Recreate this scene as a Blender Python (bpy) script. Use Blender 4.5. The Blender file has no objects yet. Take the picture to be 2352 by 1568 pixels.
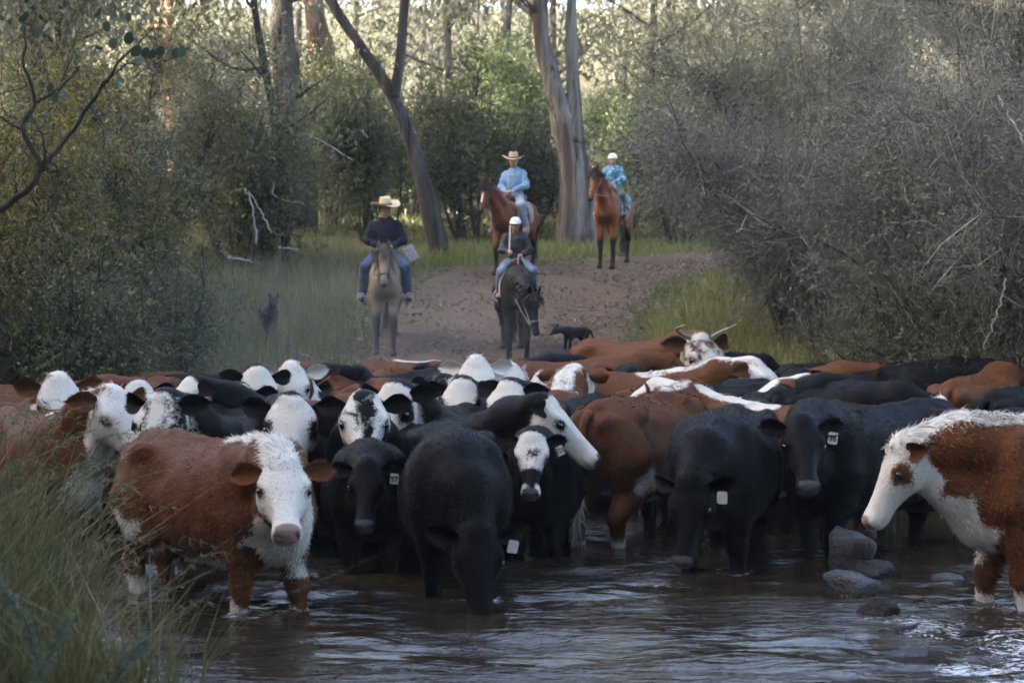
import bpy, math, random
import numpy as np
from mathutils import Vector, Matrix

random.seed(7)
RNG = np.random.default_rng(7)
scene = bpy.context.scene
COL = scene.collection
R = math.radians

# ------------------------------------------------------------------ camera
CAM_H, FPX, CX, CY, HORIZ = 2.28, 4200.0, 1176.0, 784.0, 651.0   # measured on the photograph at 2352 px wide
PITCH = math.atan((CY - HORIZ) / FPX)
cam_data = bpy.data.cameras.new("camera")
cam = bpy.data.objects.new("camera", cam_data); COL.objects.link(cam)
cam.location = (0, 0, CAM_H)
cam.rotation_euler = (math.pi / 2 - PITCH, 0, 0)
cam_data.sensor_width = 36.0
cam_data.lens = FPX / 2352.0 * 36.0
cam_data.clip_start, cam_data.clip_end = 0.1, 1000.0
cam_data.dof.use_dof = True
cam_data.dof.focus_distance = 15.0
cam_data.dof.aperture_fstop = 2.8
scene.camera = cam

# ------------------------------------------------------------------ sky, sun, exposure
SUN_DIR = Vector((-0.86, -0.16, 0.40)).normalized()              # towards the sun: low, from the left
world = bpy.data.worlds.new("World"); scene.world = world; world.use_nodes = True
wn, wl = world.node_tree.nodes, world.node_tree.links
wn.clear()
sky = wn.new("ShaderNodeTexSky"); sky.sky_type = 'NISHITA'; sky.sun_disc = False
sky.sun_elevation = math.asin(SUN_DIR.z)
sky.sun_rotation = math.atan2(SUN_DIR.x, SUN_DIR.y)
sky.air_density, sky.dust_density, sky.ozone_density = 0.9, 4.0, 0.5
bg = wn.new("ShaderNodeBackground"); bg.inputs[1].default_value = 0.15
wo = wn.new("ShaderNodeOutputWorld")
wl.new(sky.outputs[0], bg.inputs[0]); wl.new(bg.outputs[0], wo.inputs[0])
sun_data = bpy.data.lights.new("sun", 'SUN'); sun_data.energy = 5.0; sun_data.angle = R(0.5)
sun_data.color = (1.0, 0.92, 0.80)
sun = bpy.data.objects.new("sun", sun_data); COL.objects.link(sun)
sun.rotation_euler = SUN_DIR.to_track_quat('Z', 'Y').to_euler()
vs = scene.view_settings
vs.view_transform, vs.look, vs.gamma, vs.use_curve_mapping = 'Standard', 'None', 1.0, False
vs.exposure = 3.3
scene.cycles.use_denoising = True
scene.cycles.use_adaptive_sampling = True
scene.cycles.adaptive_threshold = 0.03
scene.cycles.use_light_tree = False
scene.cycles.debug_use_spatial_splits = True
scene.cycles.max_bounces = 4
scene.cycles.diffuse_bounces = 2
scene.cycles.glossy_bounces = 2
scene.cycles.transmission_bounces = 3
scene.cycles.transparent_max_bounces = 8
scene.cycles.sample_clamp_indirect = 4.0

# ------------------------------------------------------------------ numeric helpers
def npv(*a): return np.array(a, dtype=np.float64)
def unit(v):
    v = np.asarray(v, float); return v / (np.linalg.norm(v) + 1e-12)
def sstep(a, b, x):
    t = np.clip((np.asarray(x, float) - a) / (b - a), 0, 1); return t * t * (3 - 2 * t)
def rotz(a):
    c, s = math.cos(a), math.sin(a); return np.array([[c, -s, 0], [s, c, 0], [0, 0, 1.0]])
def pix(px, py, d):
    """photo pixel (2352 px wide) at distance d along the ground -> world point"""
    ang = math.atan((CY - py) / FPX) - PITCH
    return npv((px - CX) / FPX * d, d, CAM_H + math.tan(ang) * d)
_perm = np.random.default_rng(3).permutation(512)
_perm = np.concatenate([_perm, _perm, _perm])
_pval = np.random.default_rng(4).random(2048) * 2 - 1
def vnoise(P, scale=1.0, seed=0):
    """smooth value noise in -1..1 for an (N,3) array"""
    P = np.asarray(P, float) * scale + seed * 17.31
    I = np.floor(P).astype(int); f = P - I; f = f * f * (3 - 2 * f); I &= 511
    out = 0
    for dx in (0, 1):
        for dy in (0, 1):
            for dz in (0, 1):
                h = _perm[_perm[_perm[(I[:, 0] + dx) & 511] + ((I[:, 1] + dy) & 511)] + ((I[:, 2] + dz) & 511)]
                w = (f[:, 0] if dx else 1 - f[:, 0]) * (f[:, 1] if dy else 1 - f[:, 1]) * (f[:, 2] if dz else 1 - f[:, 2])
                out = out + w * _pval[h]
    return out
def fbm(P, scale=1.0, oct=3, seed=0):
    o, a = 0, 1.0
    for i in range(oct):
        o = o + a * vnoise(P, scale * 2 ** i, seed + i); a *= 0.5
    return o

# ------------------------------------------------------------------ mesh helpers
def mesh_np(name, V, F, mat=None, smooth=True, attrs=None):
    """F: (n,3) or (n,4) int array, or list of such arrays"""
    V = np.asarray(V, np.float32)
    Fs = F if isinstance(F, (list, tuple)) else [F]
    Fs = [np.asarray(f, np.int32) for f in Fs if len(f)]
    me = bpy.data.meshes.new(name)
    me.vertices.add(len(V)); me.vertices.foreach_set("co", V.ravel())
    nl = sum(f.size for f in Fs); nf = sum(len(f) for f in Fs)
    me.loops.add(nl); me.loops.foreach_set("vertex_index", np.concatenate([f.ravel() for f in Fs]))
    me.polygons.add(nf)
    tot = np.concatenate([np.full(len(f), f.shape[1], np.int32) for f in Fs])
    st = np.concatenate([[0], np.cumsum(tot)[:-1]]).astype(np.int32)
    me.polygons.foreach_set("loop_start", st)
    me.polygons.foreach_set("use_smooth", np.full(nf, smooth, bool))
    if attrs:
        for k, a in attrs.items():
            at = me.attributes.new(k, 'FLOAT', 'POINT'); at.data.foreach_set("value", np.asarray(a, np.float32))
    me.update(calc_edges=True); me.validate(clean_customdata=False)
    if mat: me.materials.append(mat)
    return me
def link(name, me, parent=None, loc=None, rz=0.0):
    o = bpy.data.objects.new(name, me); COL.objects.link(o)
    if parent is not None: o.parent = parent
    if loc is not None: o.location = loc
    if rz: o.rotation_euler = (0, 0, rz)
    return o
def tag(o, label, cat, group=None, kind=None):
    if label: o["label"] = label
    if cat: o["category"] = cat
    if group: o["group"] = group
    if kind: o["kind"] = kind
    return o
def empty(name, label, cat, loc=(0, 0, 0), rz=0.0, group=None):
    o = bpy.data.objects.new(name, None); COL.objects.link(o)
    o.location = loc; o.rotation_euler = (0, 0, rz); o.empty_display_size = 0.2
    return tag(o, label, cat, group)
def structure(name, me, kind="structure"):
    o = link(name, me); o["kind"] = kind; return o

class Geo:
    """collects vertices, faces and per-vertex attributes"""
    def __init__(s): s.V, s.T, s.Q, s.A, s.n = [], [], [], {}, 0
    def add(s, V, T=None, Q=None, **attrs):
        V = np.asarray(V, float)
        if T is not None and len(T): s.T.append(np.asarray(T) + s.n)
        if Q is not None and len(Q): s.Q.append(np.asarray(Q) + s.n)
        s.V.append(V); s.n += len(V)
        for k, a in attrs.items(): s.A.setdefault(k, []).append(np.broadcast_to(np.asarray(a, float), (len(V),)))
    def mesh(s, name, mat=None, smooth=True):
        F = []
        if s.T: F.append(np.concatenate(s.T))
        if s.Q: F.append(np.concatenate(s.Q))
        return mesh_np(name, np.concatenate(s.V), F, mat, smooth, {k: np.concatenate(a) for k, a in s.A.items()})
def tube(P, rad, sides=6, close=True, ell=None):
    """swept tube -> V, Q ; rad per point"""
    P = np.asarray(P, float); n = len(P); rad = np.broadcast_to(np.asarray(rad, float), (n,))
    T = np.gradient(P, axis=0); T /= np.linalg.norm(T, axis=1)[:, None] + 1e-9
    ref = npv(0, 0, 1) if abs(T[0][2]) < 0.9 else npv(1, 0, 0)
    N = np.cross(T, ref); N /= np.linalg.norm(N, axis=1)[:, None] + 1e-9
    for i in range(1, n):
        v = N[i - 1] - T[i] * np.dot(N[i - 1], T[i]); l = np.linalg.norm(v)
        if l > 1e-6: N[i] = v / l
    B = np.cross(T, N)
    a = np.linspace(0, 2 * math.pi, sides, endpoint=False)
    ring = np.cos(a)[None, :, None] * N[:, None] + np.sin(a)[None, :, None] * B[:, None]
    V = (P[:, None] + ring * rad[:, None, None]).reshape(-1, 3)
    i = np.arange(n - 1)[:, None] * sides; j = np.arange(sides)[None]; k = (j + 1) % sides
    Q = np.stack([i + j, i + k, i + sides + k, i + sides + j], -1).reshape(-1, 4)
    if close:
        e = np.arange(sides)
        V = np.concatenate([V, P[:1], P[-1:]]); c0, c1 = n * sides, n * sides + 1
        Tq = [np.stack([np.full(sides, c0), (e + 1) % sides, e], -1), np.stack([np.full(sides, c1), (n - 1) * sides + e, (n - 1) * sides + (e + 1) % sides], -1)]
        return V, Q, np.concatenate(Tq)
    return V, Q, np.zeros((0, 3), int)
def spline(pts, n):
    """Catmull-Rom through pts"""
    P = np.asarray(pts, float); m = len(P)
    if m == 2:
        t = np.linspace(0, 1, n)[:, None]; return P[0] * (1 - t) + P[1] * t
    E = np.concatenate([[2 * P[0] - P[1]], P, [2 * P[-1] - P[-2]]])
    u = np.linspace(0, m - 1, n); i = np.minimum(u.astype(int), m - 2); t = (u - i)[:, None]
    a, b, c, d = E[i], E[i + 1], E[i + 2], E[i + 3]
    return 0.5 * (2 * b + (c - a) * t + (2 * a - 5 * b + 4 * c - d) * t ** 2 + (3 * b - a - 3 * c + d) * t ** 3)
def lathe(prof, n=20, center=(0, 0, 0)):
    prof = np.asarray(prof, float); m = len(prof); a = np.linspace(0, 2 * math.pi, n, endpoint=False)
    V = np.stack([prof[:, None, 0] * np.cos(a), prof[:, None, 0] * np.sin(a), np.broadcast_to(prof[:, None, 1], (m, n))], -1).reshape(-1, 3) + np.asarray(center)
    i = np.arange(m - 1)[:, None] * n; j = np.arange(n)[None]; k = (j + 1) % n
    return V, np.stack([i + j, i + k, i + n + k, i + n + j], -1).reshape(-1, 4)
def blades(base, tip, width, bend=None, side=None):
    """thin tapering blades: base->tip with optional bend; 5 verts each -> V, T"""
    n = len(base); base = np.asarray(base, float); tip = np.asarray(tip, float)
    d = tip - base
    if side is None:
        a = RNG.random(n) * 6.283; side = np.stack([np.cos(a), np.sin(a), 0 * a], -1)
    side = side - d * (np.sum(side * d, 1) / (np.sum(d * d, 1) + 1e-9))[:, None]
    side /= np.linalg.norm(side, axis=1)[:, None] + 1e-9
    w = np.broadcast_to(np.asarray(width, float), (n,))[:, None]
    mid = base + d * 0.55 + (0 if bend is None else bend)
    V = np.stack([base - side * w * .5, base + side * w * .5, mid - side * w * .42, mid + side * w * .42, tip], 1).reshape(-1, 3)
    o = np.arange(n)[:, None] * 5
    T = np.concatenate([o + [0, 1, 3], o + [0, 3, 2], o + [2, 3, 4]])
    return V, T
def hairs(base, tip, width, side):
    """single-triangle hairs -> V (3 each), T"""
    n = len(base); side = side / (np.linalg.norm(side, axis=1)[:, None] + 1e-9); w = np.broadcast_to(np.asarray(width, float), (n,))[:, None] * .5
    return np.stack([base - side * w, base + side * w, tip], 1).reshape(-1, 3), np.arange(n * 3).reshape(n, 3)
def leaf_tris(C, D, N, L, W):
    n = len(C); D = D / (np.linalg.norm(D, axis=1)[:, None] + 1e-9); S = np.cross(D, N); S /= np.linalg.norm(S, axis=1)[:, None] + 1e-9
    L = np.broadcast_to(np.asarray(L, float), (n,))[:, None]; W = np.broadcast_to(np.asarray(W, float), (n,))[:, None]
    return np.stack([C - D * L * .5 - S * W * .62, C - D * L * .38 + S * W * .62, C + D * L * .5], 1).reshape(-1, 3), np.arange(n * 3).reshape(n, 3)
def slim(me, ratio):
    """collapse a dense sculpt where it is flat"""
    o = bpy.data.objects.new("tmp_slim", me); COL.objects.link(o); md = o.modifiers.new("d", 'DECIMATE'); md.ratio = ratio
    dg = bpy.context.evaluated_depsgraph_get(); new = bpy.data.meshes.new_from_object(o.evaluated_get(dg)); nm = me.name
    bpy.data.objects.remove(o); bpy.data.meshes.remove(me); new.name = nm
    new.polygons.foreach_set("use_smooth", np.ones(len(new.polygons), bool)); return new
def leaf_quads(C, D, N, L, W):
    """diamond leaves, centre C, direction D, facing N -> V (4 per leaf), Q"""
    n = len(C); D = D / (np.linalg.norm(D, axis=1)[:, None] + 1e-9)
    S = np.cross(D, N); S /= np.linalg.norm(S, axis=1)[:, None] + 1e-9
    Nn = np.cross(S, D)
    L = np.broadcast_to(np.asarray(L, float), (n,))[:, None]; W = np.broadcast_to(np.asarray(W, float), (n,))[:, None]
    V = np.stack([C - D * L * .5, C + S * W * .5 + Nn * W * .18, C + D * L * .5, C - S * W * .5 + Nn * W * .18], 1).reshape(-1, 3)
    return V, np.arange(n * 4).reshape(n, 4)
def rand_dirs(n, rng=RNG):
    v = rng.normal(size=(n, 3)); return v / np.linalg.norm(v, axis=1)[:, None]

# ------------------------------------------------------------------ signed-distance sculpting
class Sculpt:
    """smooth union of soft solids on a grid, meshed with surface nets into ONE continuous skin"""
    def __init__(s, lo, hi, vox):
        s.lo, s.vox = np.asarray(lo, float), vox
        s.n = np.ceil((np.asarray(hi, float) - s.lo) / vox).astype(int) + 1
        s.ax = [s.lo[i] + np.arange(s.n[i]) * vox for i in range(3)]
        s.D = np.full(s.n, 0.6, np.float32)
    def _sub(s, lo, hi):
        a = np.clip(np.floor((np.asarray(lo) - s.lo) / s.vox).astype(int), 0, s.n)
        b = np.clip(np.ceil((np.asarray(hi) - s.lo) / s.vox).astype(int) + 1, 0, s.n)
        sl = tuple(slice(a[i], b[i]) for i in range(3))
        X = s.ax[0][sl[0]][:, None, None].astype(np.float32); Y = s.ax[1][sl[1]][None, :, None].astype(np.float32); Z = s.ax[2][sl[2]][None, None, :].astype(np.float32)
        return sl, X, Y, Z
    def _blend(s, sl, d, k, sub=False):
        a = s.D[sl]
        if sub:
            h = np.clip(0.5 - 0.5 * (a + d) / k, 0, 1); s.D[sl] = a * (1 - h) - d * h + k * h * (1 - h); return
        h = np.clip(0.5 + 0.5 * (a - d) / k, 0, 1)
        s.D[sl] = a * (1 - h) + d * h - k * h * (1 - h)
    def cone(s, a, b, ra, rb, k=0.05, sub=False):
        a, b = np.asarray(a, float), np.asarray(b, float); m = max(ra, rb) + k + 2 * s.vox
        sl, X, Y, Z = s._sub(np.minimum(a, b) - m, np.maximum(a, b) + m)
        if 0 in s.D[sl].shape: return
        ba = b - a; l2 = float(ba @ ba) + 1e-9
        x, y, z = X - a[0], Y - a[1], Z - a[2]
        t = np.clip((x * ba[0] + y * ba[1] + z * ba[2]) / l2, 0, 1)
        d = np.sqrt((x - t * ba[0]) ** 2 + (y - t * ba[1]) ** 2 + (z - t * ba[2]) ** 2) - (ra + (rb - ra) * t)
        s._blend(sl, d, k, sub)
    def chain(s, pts, rad, k=0.05):
        for i in range(len(pts) - 1): s.cone(pts[i], pts[i + 1], rad[i], rad[i + 1], k)
    def ell(s, c, r, M=None, k=0.05, sub=False):
        c = np.asarray(c, float); r = np.asarray(r, float); m = (max(r) if M is not None else r) + k + 2 * s.vox
        sl, X, Y, Z = s._sub(c - m, c + m)
        if 0 in s.D[sl].shape: return
        x, y, z = X - c[0], Y - c[1], Z - c[2]
        if M is not None: x, y, z = M[0, 0] * x + M[1, 0] * y + M[2, 0] * z, M[0, 1] * x + M[1, 1] * y + M[2, 1] * z, M[0, 2] * x + M[1, 2] * y + M[2, 2] * z
        k0 = np.sqrt((x / r[0]) ** 2 + (y / r[1]) ** 2 + (z / r[2]) ** 2); k1 = np.sqrt((x / r[0] ** 2) ** 2 + (y / r[1] ** 2) ** 2 + (z / r[2] ** 2) ** 2) + 1e-6
        s._blend(sl, k0 * (k0 - 1) / k1, k, sub)
    def loft(s, st, o=(0, 0, 0), M=None, k=0.05, p=2.3, pt=None):
        """st rows: (s, half width, top, bottom) along local x; M columns = local axes in grid space"""
        st = np.asarray(st, float); o = np.asarray(o, float)
        C = np.array([[a, b, c] for a in (st[0, 0], st[-1, 0]) for b in (-st[:, 1].max(), st[:, 1].max()) for c in (st[:, 3].min(), st[:, 2].max())])
        W = (C if M is None else C @ M.T) + o; m = k + 3 * s.vox
        sl, X, Y, Z = s._sub(W.min(0) - m, W.max(0) + m)
        if 0 in s.D[sl].shape: return
        x, y, z = X - o[0], Y - o[1], Z - o[2]
        if M is not None: x, y, z = M[0, 0] * x + M[1, 0] * y + M[2, 0] * z, M[0, 1] * x + M[1, 1] * y + M[2, 1] * z, M[0, 2] * x + M[1, 2] * y + M[2, 2] * z
        xs = np.clip(x, st[0, 0], st[-1, 0])
        f = lambda c: np.interp(xs, st[:, 0], st[:, c]).astype(np.float32)
        w, tp, bt = f(1), f(2), f(3); zc = (tp + bt) * .5; h = (tp - bt) * .5
        if pt is not None: p = np.where(z > zc, np.float32(pt), np.float32(p))
        q = ((np.abs(y) / w) ** p + (np.abs(z - zc) / h) ** p) ** (1 / p)
        d = (q - 1) * np.minimum(w, h)
        e = np.abs(x - xs)
        d = np.where(e > 0, np.sqrt(np.maximum(d, 0) ** 2 + e ** 2), d).astype(np.float32)
        s._blend(sl, d, k)
    def field(s, fn, lo, hi, k=0.02):
        sl, X, Y, Z = s._sub(lo, hi); s._blend(sl, fn(X, Y, Z).astype(np.float32), k)
    def mesh(s, smooth=1):
        D = s.D; D = np.pad(D, 1, constant_values=0.5); lo = s.lo - s.vox
        S = D < 0; nx, ny, nz = D.shape
        cnt = np.zeros((nx - 1, ny - 1, nz - 1), np.int8)
        for i in (0, 1):
            for j in (0, 1):
                for l in (0, 1): cnt += S[i:nx - 1 + i, j:ny - 1 + j, l:nz - 1 + l]
        act = (cnt > 0) & (cnt < 8); idx = np.argwhere(act)
        vid = np.full(act.shape, -1, np.int64); vid[act] = np.arange(len(idx))
        cor = np.array([[i, j, l] for i in (0, 1) for j in (0, 1) for l in (0, 1)])
        val = np.stack([D[idx[:, 0] + c[0], idx[:, 1] + c[1], idx[:, 2] + c[2]] for c in cor], 1)
        acc = np.zeros((len(idx), 3)); num = np.zeros(len(idx))
        for a in range(8):
            for b in range(a + 1, 8):
                if np.abs(cor[a] - cor[b]).sum() != 1: continue
                va, vb = val[:, a], val[:, b]; m = (va < 0) != (vb < 0)
                t = np.where(m, va / np.where(m, va - vb, 1), 0)
                acc += np.where(m[:, None], cor[a] + t[:, None] * (cor[b] - cor[a]), 0); num += m
        V = (idx + acc / np.maximum(num, 1)[:, None]) * s.vox + lo
        Q = []
        for ax in range(3):
            u, v = (ax + 1) % 3, (ax + 2) % 3
            sa = [slice(None)] * 3; sb = [slice(None)] * 3; sa[ax] = slice(0, -1); sb[ax] = slice(1, None)
            A, B = S[tuple(sa)], S[tuple(sb)]
            E = np.argwhere(A != B); E = E[(E[:, u] > 0) & (E[:, v] > 0) & (E[:, u] < D.shape[u] - 1) & (E[:, v] < D.shape[v] - 1)]
            ins = A[E[:, 0], E[:, 1], E[:, 2]]
            def g(du, dv):
                e = E.copy(); e[:, u] -= du; e[:, v] -= dv; return vid[e[:, 0], e[:, 1], e[:, 2]]
            q = np.stack([g(1, 1), g(0, 1), g(0, 0), g(1, 0)], 1); q[~ins] = q[~ins][:, ::-1]
            Q.append(q)
        Q = np.concatenate(Q); Q = Q[(Q >= 0).all(1)]
        for _ in range(smooth):
            acc = np.zeros_like(V); num = np.zeros(len(V))
            for i in range(4):
                np.add.at(acc, Q[:, i], V[Q[:, (i + 1) % 4]]); np.add.at(num, Q[:, i], 1)
            V = V * 0.5 + 0.5 * acc / np.maximum(num, 1)[:, None]
        return V, Q
def tri_normals(V, Q):
    n = np.cross(V[Q[:, 2]] - V[Q[:, 0]], V[Q[:, 3]] - V[Q[:, 1]]); a = np.linalg.norm(n, axis=1)
    return n / (a[:, None] + 1e-12), a * .5

# ------------------------------------------------------------------ materials
def new_mat(name):
    m = bpy.data.materials.new(name); m.use_nodes = True
    nt = m.node_tree; nt.nodes.clear()
    return m, nt
class NT:
    def __init__(s, nt): s.nt = nt
    def n(s, t, **kw):
        nd = s.nt.nodes.new(t)
        for k, v in kw.items():
            if k.startswith("i_"):
                key = k[2:]; key = int(key) if key.isdigit() else key.replace("_", " ")
                nd.inputs[key].default_value = v
            else: setattr(nd, k, v)
        return nd
    def l(s, a, b): s.nt.links.new(a, b)
    def noise(s, vec, scale, detail=3.0, rough=0.55, dist=0.0):
        nd = s.n("ShaderNodeTexNoise"); nd.inputs["Scale"].default_value = scale; nd.inputs["Detail"].default_value = detail
        nd.inputs["Roughness"].default_value = rough; nd.inputs["Distortion"].default_value = dist
        if vec is not None: s.l(vec, nd.inputs["Vector"])
        return nd.outputs["Fac"]
    def ramp(s, fac, stops):
        nd = s.n("ShaderNodeValToRGB"); cr = nd.color_ramp
        while len(cr.elements) < len(stops): cr.elements.new(0.5)
        for e, (p, c) in zip(cr.elements, stops): e.position = p; e.color = (*c, 1) if len(c) == 3 else c
        s.l(fac, nd.inputs[0]); return nd.outputs[0]
    def math(s, op, a, b=0.0, c=None):
        nd = s.n("ShaderNodeMath", operation=op)
        for i, v in enumerate((a, b) if c is None else (a, b, c)):
            if isinstance(v, (int, float)): nd.inputs[i].default_value = v
            else: s.l(v, nd.inputs[i])
        return nd.outputs[0]
    def mix(s, fac, a, b):
        nd = s.n("ShaderNodeMix", data_type='RGBA')
        for sock, v in ((nd.inputs[0], fac), (nd.inputs[6], a), (nd.inputs[7], b)):
            if isinstance(v, (int, float)): sock.default_value = v
            elif isinstance(v, tuple): sock.default_value = (*v, 1) if len(v) == 3 else v
            else: s.l(v, sock)
        return nd.outputs[2]
    def bump(s, h, strength=0.3, dist=0.02, normal=None):
        nd = s.n("ShaderNodeBump"); nd.inputs["Strength"].default_value = strength; nd.inputs["Distance"].default_value = dist
        s.l(h, nd.inputs["Height"])
        if normal is not None: s.l(normal, nd.inputs["Normal"])
        return nd.outputs[0]
    def coord(s, which="Object"): return s.n("ShaderNodeTexCoord").outputs[which]
    def attr(s, name): return s.n("ShaderNodeAttribute", attribute_name=name).outputs["Fac"]
    def principled(s, color, rough=0.7, spec=0.3, normal=None, sheen=0.0, metallic=0.0):
        p = s.n("ShaderNodeBsdfPrincipled")
        for key, v in (("Base Color", color), ("Roughness", rough)):
            if isinstance(v, (int, float)): p.inputs[key].default_value = v
            elif isinstance(v, tuple): p.inputs[key].default_value = (*v, 1)
            else: s.l(v, p.inputs[key])
        p.inputs["Specular IOR Level"].default_value = spec; p.inputs["Metallic"].default_value = metallic
        if sheen: p.inputs["Sheen Weight"].default_value = sheen; p.inputs["Sheen Roughness"].default_value = 0.45
        if normal is not None: s.l(normal, p.inputs["Normal"])
        return p.outputs[0]
    def out(s, sh):
        o = s.n("ShaderNodeOutputMaterial"); s.l(sh, o.inputs[0])
def simple_mat(name, color, rough=0.7, spec=0.3, scale=20.0, var=0.25, bump=0.15, sheen=0.0, bscale=None):
    m, nt = new_mat(name); t = NT(nt); co = t.coord()
    f = t.noise(co, scale, 4)
    c = t.mix(f, tuple(max(0, x * (1 - var)) for x in color), tuple(min(1, x * (1 + var)) for x in color))
    nrm = t.bump(t.noise(co, bscale or scale * 3, 3), bump, 0.01) if bump else None
    t.out(t.principled(c, rough, spec, nrm, sheen)); return m

# ------------------------------------------------------------------ lie of the land
_gy = np.array([-80, -20, 1, 6.5, 8.6, 9.6, 12, 20, 22.3, 24, 27.6, 34, 40, 55, 75, 110, 160, 260.])
_gz = np.array([28, 10, 1.0, .55, .1, -.27, -.28, -.27, -.16, .25, 1.1, 2.45, 3.2, 4.6, 8., 17., 26., 30.])  # the unseen rise behind the camera is added to block low skylight
def ground(x, y):
    x = np.asarray(x, float); y = np.asarray(y, float)
    ye = y + 2.2 * sstep(3, 7, x) * sstep(14, 19, y) + 1.6 * sstep(3.5, 7.5, -x) * sstep(14, 20, y)
    z = np.interp(ye, _gy, _gz)
    # near bank on the left where the tall grass grows
    lb = sstep(-1.75, -2.6, x + 0.16 * (y - 9) + 0 * y) * sstep(12.6, 10.6, y)
    z = np.maximum(z, -0.3 + 0.85 * lb)
    # unseen left hillside, shaped to keep the creek in shade
    hill = 27 * sstep(-17, -34, x + 0.05 * y) * sstep(37, 28, y + 0.10 * x)
    hill = hill * (1 + 0.06 * np.sin(y * 0.35) + 0.05 * np.sin(y * 0.9 + 1.3))
    far = 9 * sstep(16, 60, x) * sstep(5, 30, y)
    z = z + hill + far
    return z
TRACK_Y = np.array([22., 24, 27.6, 31, 33.5, 35, 36.5, 38, 45])
TRACK_L = np.array([-2.6, -2.5, -2.2, -2.0, -1.6, -.1, 2.6, 6.0, 15.0])
TRACK_R = np.array([1.5, 1.55, 1.65, 2.0, 2.7, 4.3, 7.5, 11.0, 20.0])
def track_side(x, y):
    """signed: positive inside the dirt track (metres from its edge)"""
    l = np.interp(y, TRACK_Y, TRACK_L); r = np.interp(y, TRACK_Y, TRACK_R)
    s = np.minimum(x - l, r - x)
    return np.where(y > 46, -1.0, np.where(y < 21, -1.0, s))

# ------------------------------------------------------------------ ground, track, creek
def ground_mat():
    m, nt = new_mat("bank_soil"); t = NT(nt); co = t.coord()
    n1 = t.noise(co, .35, 4); n2 = t.noise(co, 6, 5, .65); n3 = t.noise(co, 40, 4, .7)
    c = t.mix(t.math('MULTIPLY', n2, .9), (0.030, 0.034, 0.016), (0.085, 0.080, 0.040))
    c = t.mix(t.math('MULTIPLY', n1, .6), c, (0.070, 0.062, 0.036))
    c = t.mix(t.math('MULTIPLY', n3, .35), c, (0.10, 0.085, 0.055))
    t.out(t.principled(c, .95, .1, t.bump(t.math('ADD', n2, n3), .6, .05))); return m
def dirt_mat():
    m, nt = new_mat("red_brown_dirt"); t = NT(nt); co = t.coord()
    n1 = t.noise(co, .9, 4); n2 = t.noise(co, 9, 5, .7); n3 = t.noise(co, 60, 4, .75)
    v = t.n("ShaderNodeTexVoronoi"); v.inputs["Scale"].default_value = 26; t.l(co, v.inputs[0])
    c = t.mix(n1, (0.058, 0.041, 0.027), (0.138, 0.095, 0.062))
    c = t.mix(t.math('MULTIPLY', n2, .6), c, (0.085, 0.060, 0.046))
    pb = t.ramp(v.outputs["Distance"], [(0.0, (1, 1, 1)), (0.22, (1, 1, 1)), (0.34, (0, 0, 0))])
    sel = t.ramp(v.outputs["Color"], [(0.0, (0, 0, 0)), (0.74, (0, 0, 0)), (0.78, (1, 1, 1))])
    pf = t.math('MULTIPLY', pb, sel)
    c = t.mix(pf, c, t.mix(n3, (0.13, 0.10, 0.09), (0.30, 0.24, 0.20)))
    h = t.math('ADD', t.math('MULTIPLY', n3, .5), t.math('ADD', n2, t.math('MULTIPLY', pf, .6)))
    t.out(t.principled(c, .95, .15, t.bump(h, .8, .04))); return m
def water_mat():
    m, nt = new_mat("creek_water"); t = NT(nt); co = t.coord()
    mp = t.n("ShaderNodeMapping"); mp.inputs["Scale"].default_value = (.45, 1.0, 1.0); t.l(co, mp.inputs[0])
    b1 = t.noise(mp.outputs[0], 9, 3, .55, .4); b2 = t.noise(mp.outputs[0], 26, 3, .6, .3); m2 = t.n('ShaderNodeMapping'); m2.inputs['Scale'].default_value = (.55, 1.5, 1.0); m2.inputs['Rotation'].default_value = (0, 0, .5); t.l(co, m2.inputs[0]); fn = t.noise(m2.outputs[0], 17, 7, .72, 1.4)
    h = t.math('ADD', t.math('MULTIPLY', b1, 1.0), t.math('MULTIPLY', b2, .35))
    h = t.math('MULTIPLY', h, t.math('ADD', .25, t.math('MULTIPLY', t.ramp(t.noise(mp.outputs[0], .9, 3, .6, .6), [(.36, (0, 0, 0)), (.62, (1, 1, 1))]), 1.1)))
    nrm = t.bump(h, .65, .040)
    fo = t.n("ShaderNodeMapRange"); fo.inputs[1].default_value = .50; fo.inputs[2].default_value = .66
    t.l(t.math('ADD', t.attr("foam"), t.math('MULTIPLY', t.math('SUBTRACT', fn, .5), 1.7)), fo.inputs[0])
    c = t.mix(t.noise(co, 1.2, 3), (0.012, 0.0095, 0.0065), (0.025, 0.019, 0.012))
    c = t.mix(fo.outputs[0], c, (0.40, 0.41, 0.44))
    r = t.math('ADD', .035, t.math('MULTIPLY', fo.outputs[0], .6))
    p = t.principled(c, r, .33, nrm); t.out(p); return m
M_GROUND, M_DIRT, M_WATER = ground_mat(), dirt_mat(), water_mat()
def grid_mesh(xs, ys, zf, name, mat, attrs=None):
    X, Y = np.meshgrid(xs, ys); P = np.stack([X, Y, zf(X, Y)], -1).reshape(-1, 3); nx, ny = len(xs), len(ys)
    i = np.arange(ny - 1)[:, None] * nx; j = np.arange(nx - 1)[None]
    Q = np.stack([i + j, i + j + 1, i + nx + j + 1, i + nx + j], -1).reshape(-1, 4)
    return mesh_np(name, P, Q, mat, True, {k: f(P) for k, f in (attrs or {}).items()})
xs = np.concatenate([np.linspace(-90, -45, 10), np.linspace(-44, -12, 40), np.linspace(-11.8, 11.8, 120), np.linspace(12, 44, 40), np.linspace(45, 90, 10)])
ys = np.concatenate([np.linspace(-60, 0, 24), np.linspace(.5, 8, 20), np.linspace(8.2, 46, 180), np.linspace(46.5, 80, 40), np.linspace(82, 170, 24)])
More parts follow.
